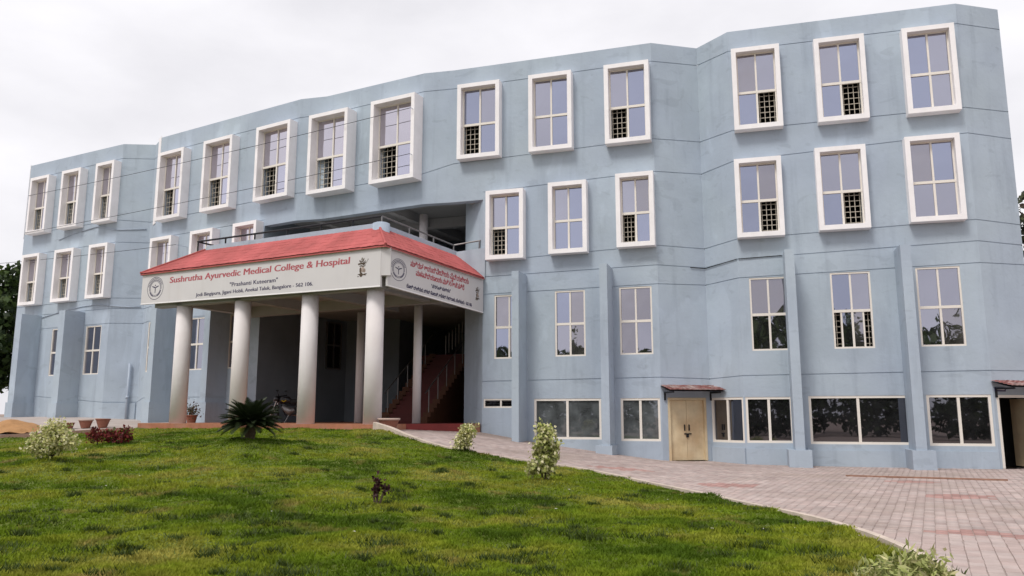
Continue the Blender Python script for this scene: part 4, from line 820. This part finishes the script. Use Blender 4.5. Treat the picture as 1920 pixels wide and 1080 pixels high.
# sand heap
def heap():
    cx, cy = -18.75, 30.0; z = GZ(cx, cy); r_, h_ = 1.05, .36; xs = np.linspace(-1.3, 1.3, 30); X, Y = np.meshgrid(xs, xs); rad = np.sqrt((X/1.15)**2+Y**2)
    Z = np.clip(h_*(1-rad**1.5/1.1), -.1, 1)+.03*np.sin(7*X+3*np.sin(5*Y))*np.sin(6*Y)+rng.normal(0, .006, X.shape)
    V = np.stack([X+cx, Y+cy, Z+z-.02], -1).reshape(-1, 3); n = 30; i, j = np.meshgrid(np.arange(n-1), np.arange(n-1)); a = (j*n+i).ravel()
    o = np_mesh('sand_heap', V, np.stack([a, a+1, a+n+1, a+n], -1), 'sand', o0=(cx, cy, z)); o.data.polygons.foreach_set('use_smooth', [True]*len(o.data.polygons)); tag(o, 'heap of orange brown sand behind the left kerb', 'sand heap')
heap()

# trees
def tree(name, x, y, h, cr, label, n=5200, cols=((.035, .06, .018), (.05, .085, .02), (.075, .11, .03), (.02, .035, .012)), cz=None, size=.38, group=None):
    z = GZ(x, y)-.1; r = thing(name, (x, y, z), label, 'tree', group); cz = cz or h*.62
    mb = MB(); top = (x+random.uniform(-.4, .4), y+random.uniform(-.4, .4), z+cz); mb.tube([(x, y, z), (x+.1, y, z+cz*.4), top], [h*.035, h*.025, h*.014], 10); mb.build('trunk', 'bark', r)
    cents = []
    for k in range(22):
        d = Vector((random.gauss(0, 1), random.gauss(0, 1), random.gauss(.15, .75))).normalized(); e = Vector((x, y, z+cz))+Vector((d.x*cr, d.y*cr, d.z*(h-cz)))*random.uniform(.45, .85); cents.append((e, random.uniform(.22, .42)*cr))
        if k < 9:
            q = MB(); b0 = Vector((x+.05, y, z+cz*random.uniform(.4, .9))); q.tube([b0, b0.lerp(e, .5)+Vector((0, 0, .3)), e], [h*.014, h*.009, h*.004], 6); q.build('limb', 'bark', r)
    C = []
    for e, rr_ in cents:
        k = n//22; d = rng.normal(size=(k, 3)); d /= np.linalg.norm(d, axis=1)[:, None]; C.append(np.array(e)+d*rr_*(.4+.6*rng.random((k, 1))**.5)*np.array([1, 1, .8]))
    C = np.concatenate(C); V, F = leaf_quads(C, size, aspect=.35, droop=.3); np_mesh('crown', V, F, 'leaf', r, color=palette(len(C), cols, (3, 3, 2, 2)))
tree('tree', -33.2, 47.5, 10.5, 5.2, 'dark leafy tree rising beyond the left end of the building', 7000, size=.42)
tree('tree', -31.0, 46.0, 6.2, 3.4, 'lower bushy tree at the left edge in front of the taller one', 5500, size=.36, cz=2.9)
tree('tree', 33.3, 44.0, 17.0, 4.2, 'dark tree showing past the right end of the building', 5200, cols=((.03, .04, .02), (.05, .06, .025), (.10, .07, .05), (.02, .025, .02)), cz=12.5)
spots = [(-46, -22, 9), (-35, -30, 11), (-24, -26, 8.5), (-13, -34, 10), (-3, -30, 12), (7, -36, 10.5), (17, -28, 11.5), (28, -31, 12), (38, -24, 10), (-58, -14, 10), (50, -22, 11), (24, -22, 8)]  # invented trees behind the camera, added only for the window reflections
for i in range(26):  # invented bush row behind the camera, added to darken the ground floor panes
    x = -62+i*4.9+random.uniform(-.8, .8); y = -17-random.random()*4; h = random.uniform(3.2, 4.6); z = GZ(x, y)
    r = thing('added_bush', (x, y, z), 'dense unseen bush added to darken reflections in the ground floor panes', 'bush', 'added bushes behind the viewer')
    d = rng.normal(size=(900, 3)); d /= np.linalg.norm(d, axis=1)[:, None]; C = np.array([x, y, z+h*.48])+d*np.array([2.9, 1.6, h*.52])*(.55+.45*rng.random((900, 1))); C = C[C[:, 2] > z]
    V, F = leaf_quads(C, .5, aspect=.4); np_mesh('foliage', V, F, 'leaf', r, color=palette(len(C), ((.03, .05, .018), (.05, .075, .02), (.02, .03, .012)), (3, 2, 2)))
    mb = MB(); mb.tube([(x, y, z-.1), (x, y, z+h*.6)], .07, 6); mb.build('stem', 'bark', r)
for i, (x, y, h) in enumerate(spots): tree('added_tree', x, y, h*1.12, h*.56, 'unseen tree added for dark silhouettes reflected in the window panes', 3200, size=.7, group='added trees behind the viewer')

# ------------------------------------------------------------------ motorcycle
def motorcycle():
    c = Vector((-8.62, 30.7)); t = (-uF-nF*.28).normalized(); s = Vector((-t.y, t.x)); B = lambda a, b, z: (c.x+t.x*a+s.x*b, c.y+t.y*a+s.y*b, FLOOR+z)
    m = thing('motorcycle', (c.x, c.y, FLOOR), 'black motorcycle with yellow tank stripe parked behind the portico columns', 'motorcycle')
    for a in (.66, -.66):
        w_ = MB(); n = 24; k = 8; vs = []
        for i in range(n):
            A_ = 2*math.pi*i/n
            for j in range(k):
                q = 2*math.pi*j/k; rr_ = .255+.05*math.cos(q); vs.append(B(a+rr_*math.cos(A_), .05*math.sin(q), .305+rr_*math.sin(A_)))
        w_.add(vs, [(i*k+j, i*k+(j+1) % k, ((i+1) % n)*k+(j+1) % k, ((i+1) % n)*k+j) for i in range(n) for j in range(k)]); wo = w_.build('wheel', 'rubber', m, smooth=True)
        q = MB(); q.tube([B(a, -.06, .305), B(a, .06, .305)], .06, 12)
        for i in range(6): A_ = math.pi*i/3; q.tube([B(a, 0, .305), B(a+.215*math.cos(A_), 0, .305+.215*math.sin(A_))], .013, 5)
        q.build('rim', 'steel', wo)
    q = MB()
    for b in (-.09, .09): q.tube([B(.66, b, .305), B(.52, b, .62), B(.42, b, .90)], .022, 8)
    q.build('fork', 'chrome', m)
    q = MB(); q.tube([B(.84, 0, .50), B(.72, 0, .64), B(.52, 0, .66), B(.40, 0, .58)], .055, 8); q.build('front_fender', 'paint_black', m)
    q = MB(); q.tube([B(.33, 0, .78), B(.22, 0, .88), B(.0, 0, .87), B(-.16, 0, .78)], [.09, .145, .135, .08], 12); tk = q.build('tank', 'paint_black', m, smooth=True)
    q = MB()
    for b in (-.142, .142): q.tube([B(.2, b, .84), B(.1, b*1.02, .80), B(.02, b, .86)], .018, 6)
    q.build('stripe', 'paint_yellow', tk)
    q = MB(); q.tube([B(-.12, 0, .80), B(-.35, 0, .79), B(-.62, 0, .86), B(-.82, 0, .93)], [.11, .12, .11, .04], 10); q.build('seat', 'rubber', m, smooth=True)
    q = MB(); q.tube([B(.2, 0, .62), B(-.1, 0, .42), B(-.3, 0, .5)], [.11, .17, .10], 10); q.build('engine', 'steel', m, smooth=True)
    q = MB(); q.tube([B(.38, 0, .86), B(.1, 0, .70), B(-.3, 0, .66), B(-.66, 0, .42)], .035, 8); q.tube([B(.3, 0, .7), B(.1, 0, .3), B(-.3, 0, .32)], .028, 8); q.build('frame', 'black_metal', m)
    q = MB(); q.tube([B(.24, -.34, 1.06), B(.36, -.18, 1.03), B(.40, 0, .99), B(.36, .18, 1.03), B(.24, .34, 1.06)], .02, 8); hb = q.build('handlebar', 'black_metal', m)
    q = MB()
    for b in (-.33, .33): q.tube([B(.26, b, 1.06), B(.30, b*1.05, 1.2)], .008, 5); q.tube([B(.30, b*1.05-.05, 1.22), B(.30, b*1.05+.05, 1.22)], .035, 8)
    q.build('mirror', 'black_metal', hb)
    q = MB(); q.tube([B(.40, 0, .90), B(.50, 0, .90), B(.56, 0, .88)], [.14, .13, .10], 12); hl = q.build('headlight_cowl', 'paint_black', m, smooth=True); q = MB(); q.tube([B(.555, 0, .88), B(.575, 0, .88)], .085, 12); q.build('lens', 'lens', hl)
    q = MB(); q.tube([B(.1, -.14, .34), B(-.3, -.16, .30), B(-.85, -.17, .42)], [.025, .05, .05], 8); q.build('exhaust', 'chrome', m)
    q = MB(); q.tube([B(-.1, .1, .3), B(-.02, .26, .01)], .014, 6); q.build('side_stand', 'steel', m)
motorcycle()

# ------------------------------------------------------------------ overhead cables with standoff brackets
def cable(p, q, sag, label, bp=None, bq=None):
    p, q = Vector(p), Vector(q); r = thing('overhead_cable', p, label, 'cable'); n = 24
    mb = MB(); mb.tube([p.lerp(q, i/n)-Vector((0, 0, 4*sag*(i/n)*(1-i/n))) for i in range(n+1)], .011, 5); mb.build('wire', 'cable', r)
    for e, b in ((p, bp), (q, bq)):
        if b is not None: k = MB(); k.tube([e, b], .012, 6); k.build('bracket', 'pipe', r)
def at(px, py, D):
    P_ = math.atan(240/1479); u = (px-960)/1479; v = (540-py)/1479; d = Vector((u, math.cos(P_)-v*math.sin(P_), math.sin(P_)+v*math.cos(P_))); return Vector((0, 0, EYE))+d*(D/d.y)
pa = Vector(FP('LW')(.74, 12.75, .42)); qa = Vector(FP('C')(4.72, 12.95, .72)); cable(pa, qa, .12, 'thin upper overhead wire crossing the top floor windows at left', None, Vector(FP('C')(4.72, 12.95, .56)))
pa = Vector(FP('LW')(.74, 10.78, .42)); qa = Vector(FP('C')(4.72, 11.15, .72)); cable(pa, qa, .10, 'overhead wire rising across the lower part of the top floor windows', None, Vector(FP('C')(4.72, 11.15, .56)))
cable((-44, 50, 10.6), Vector(FP('L')(2.4, 9.0, .6)), .25, 'lowest overhead wire entering from the left edge of the photo', None, Vector(FP('L')(2.4, 9.0, 0)))
# fallen leaves and scraps on the lawn
LT = MB()
for k in range(40):
    D = 7.8+random.random()*9; a = (random.random()*2-1)*R(30); x, y = D*math.tan(a), D
    if not inside(np.array([x]), np.array([y]), LAWN)[0]: continue
    z = float(LZ(np.array(x), np.array(y)))+.045; an = random.random()*6.28; l_ = random.uniform(.018, .035); c_, s_ = math.cos(an), math.sin(an)
    mb = MB(); mb.add([(x+l_*c_, y+l_*s_, z), (x-.35*l_*s_, y+.35*l_*c_, z+.012), (x-l_*c_, y-l_*s_, z+.004), (x+.35*l_*s_, y-.35*l_*c_, z+.006)], [(0, 1, 2, 3)])
    kk = len(LT.v); LT.v += mb.v; LT.f += [tuple(i+kk for i in f_) for f_ in mb.f]
LT.build('fallen_leaves', 'litter', kind='stuff', label='pale fallen leaves scattered on the grass', cat='leaves')
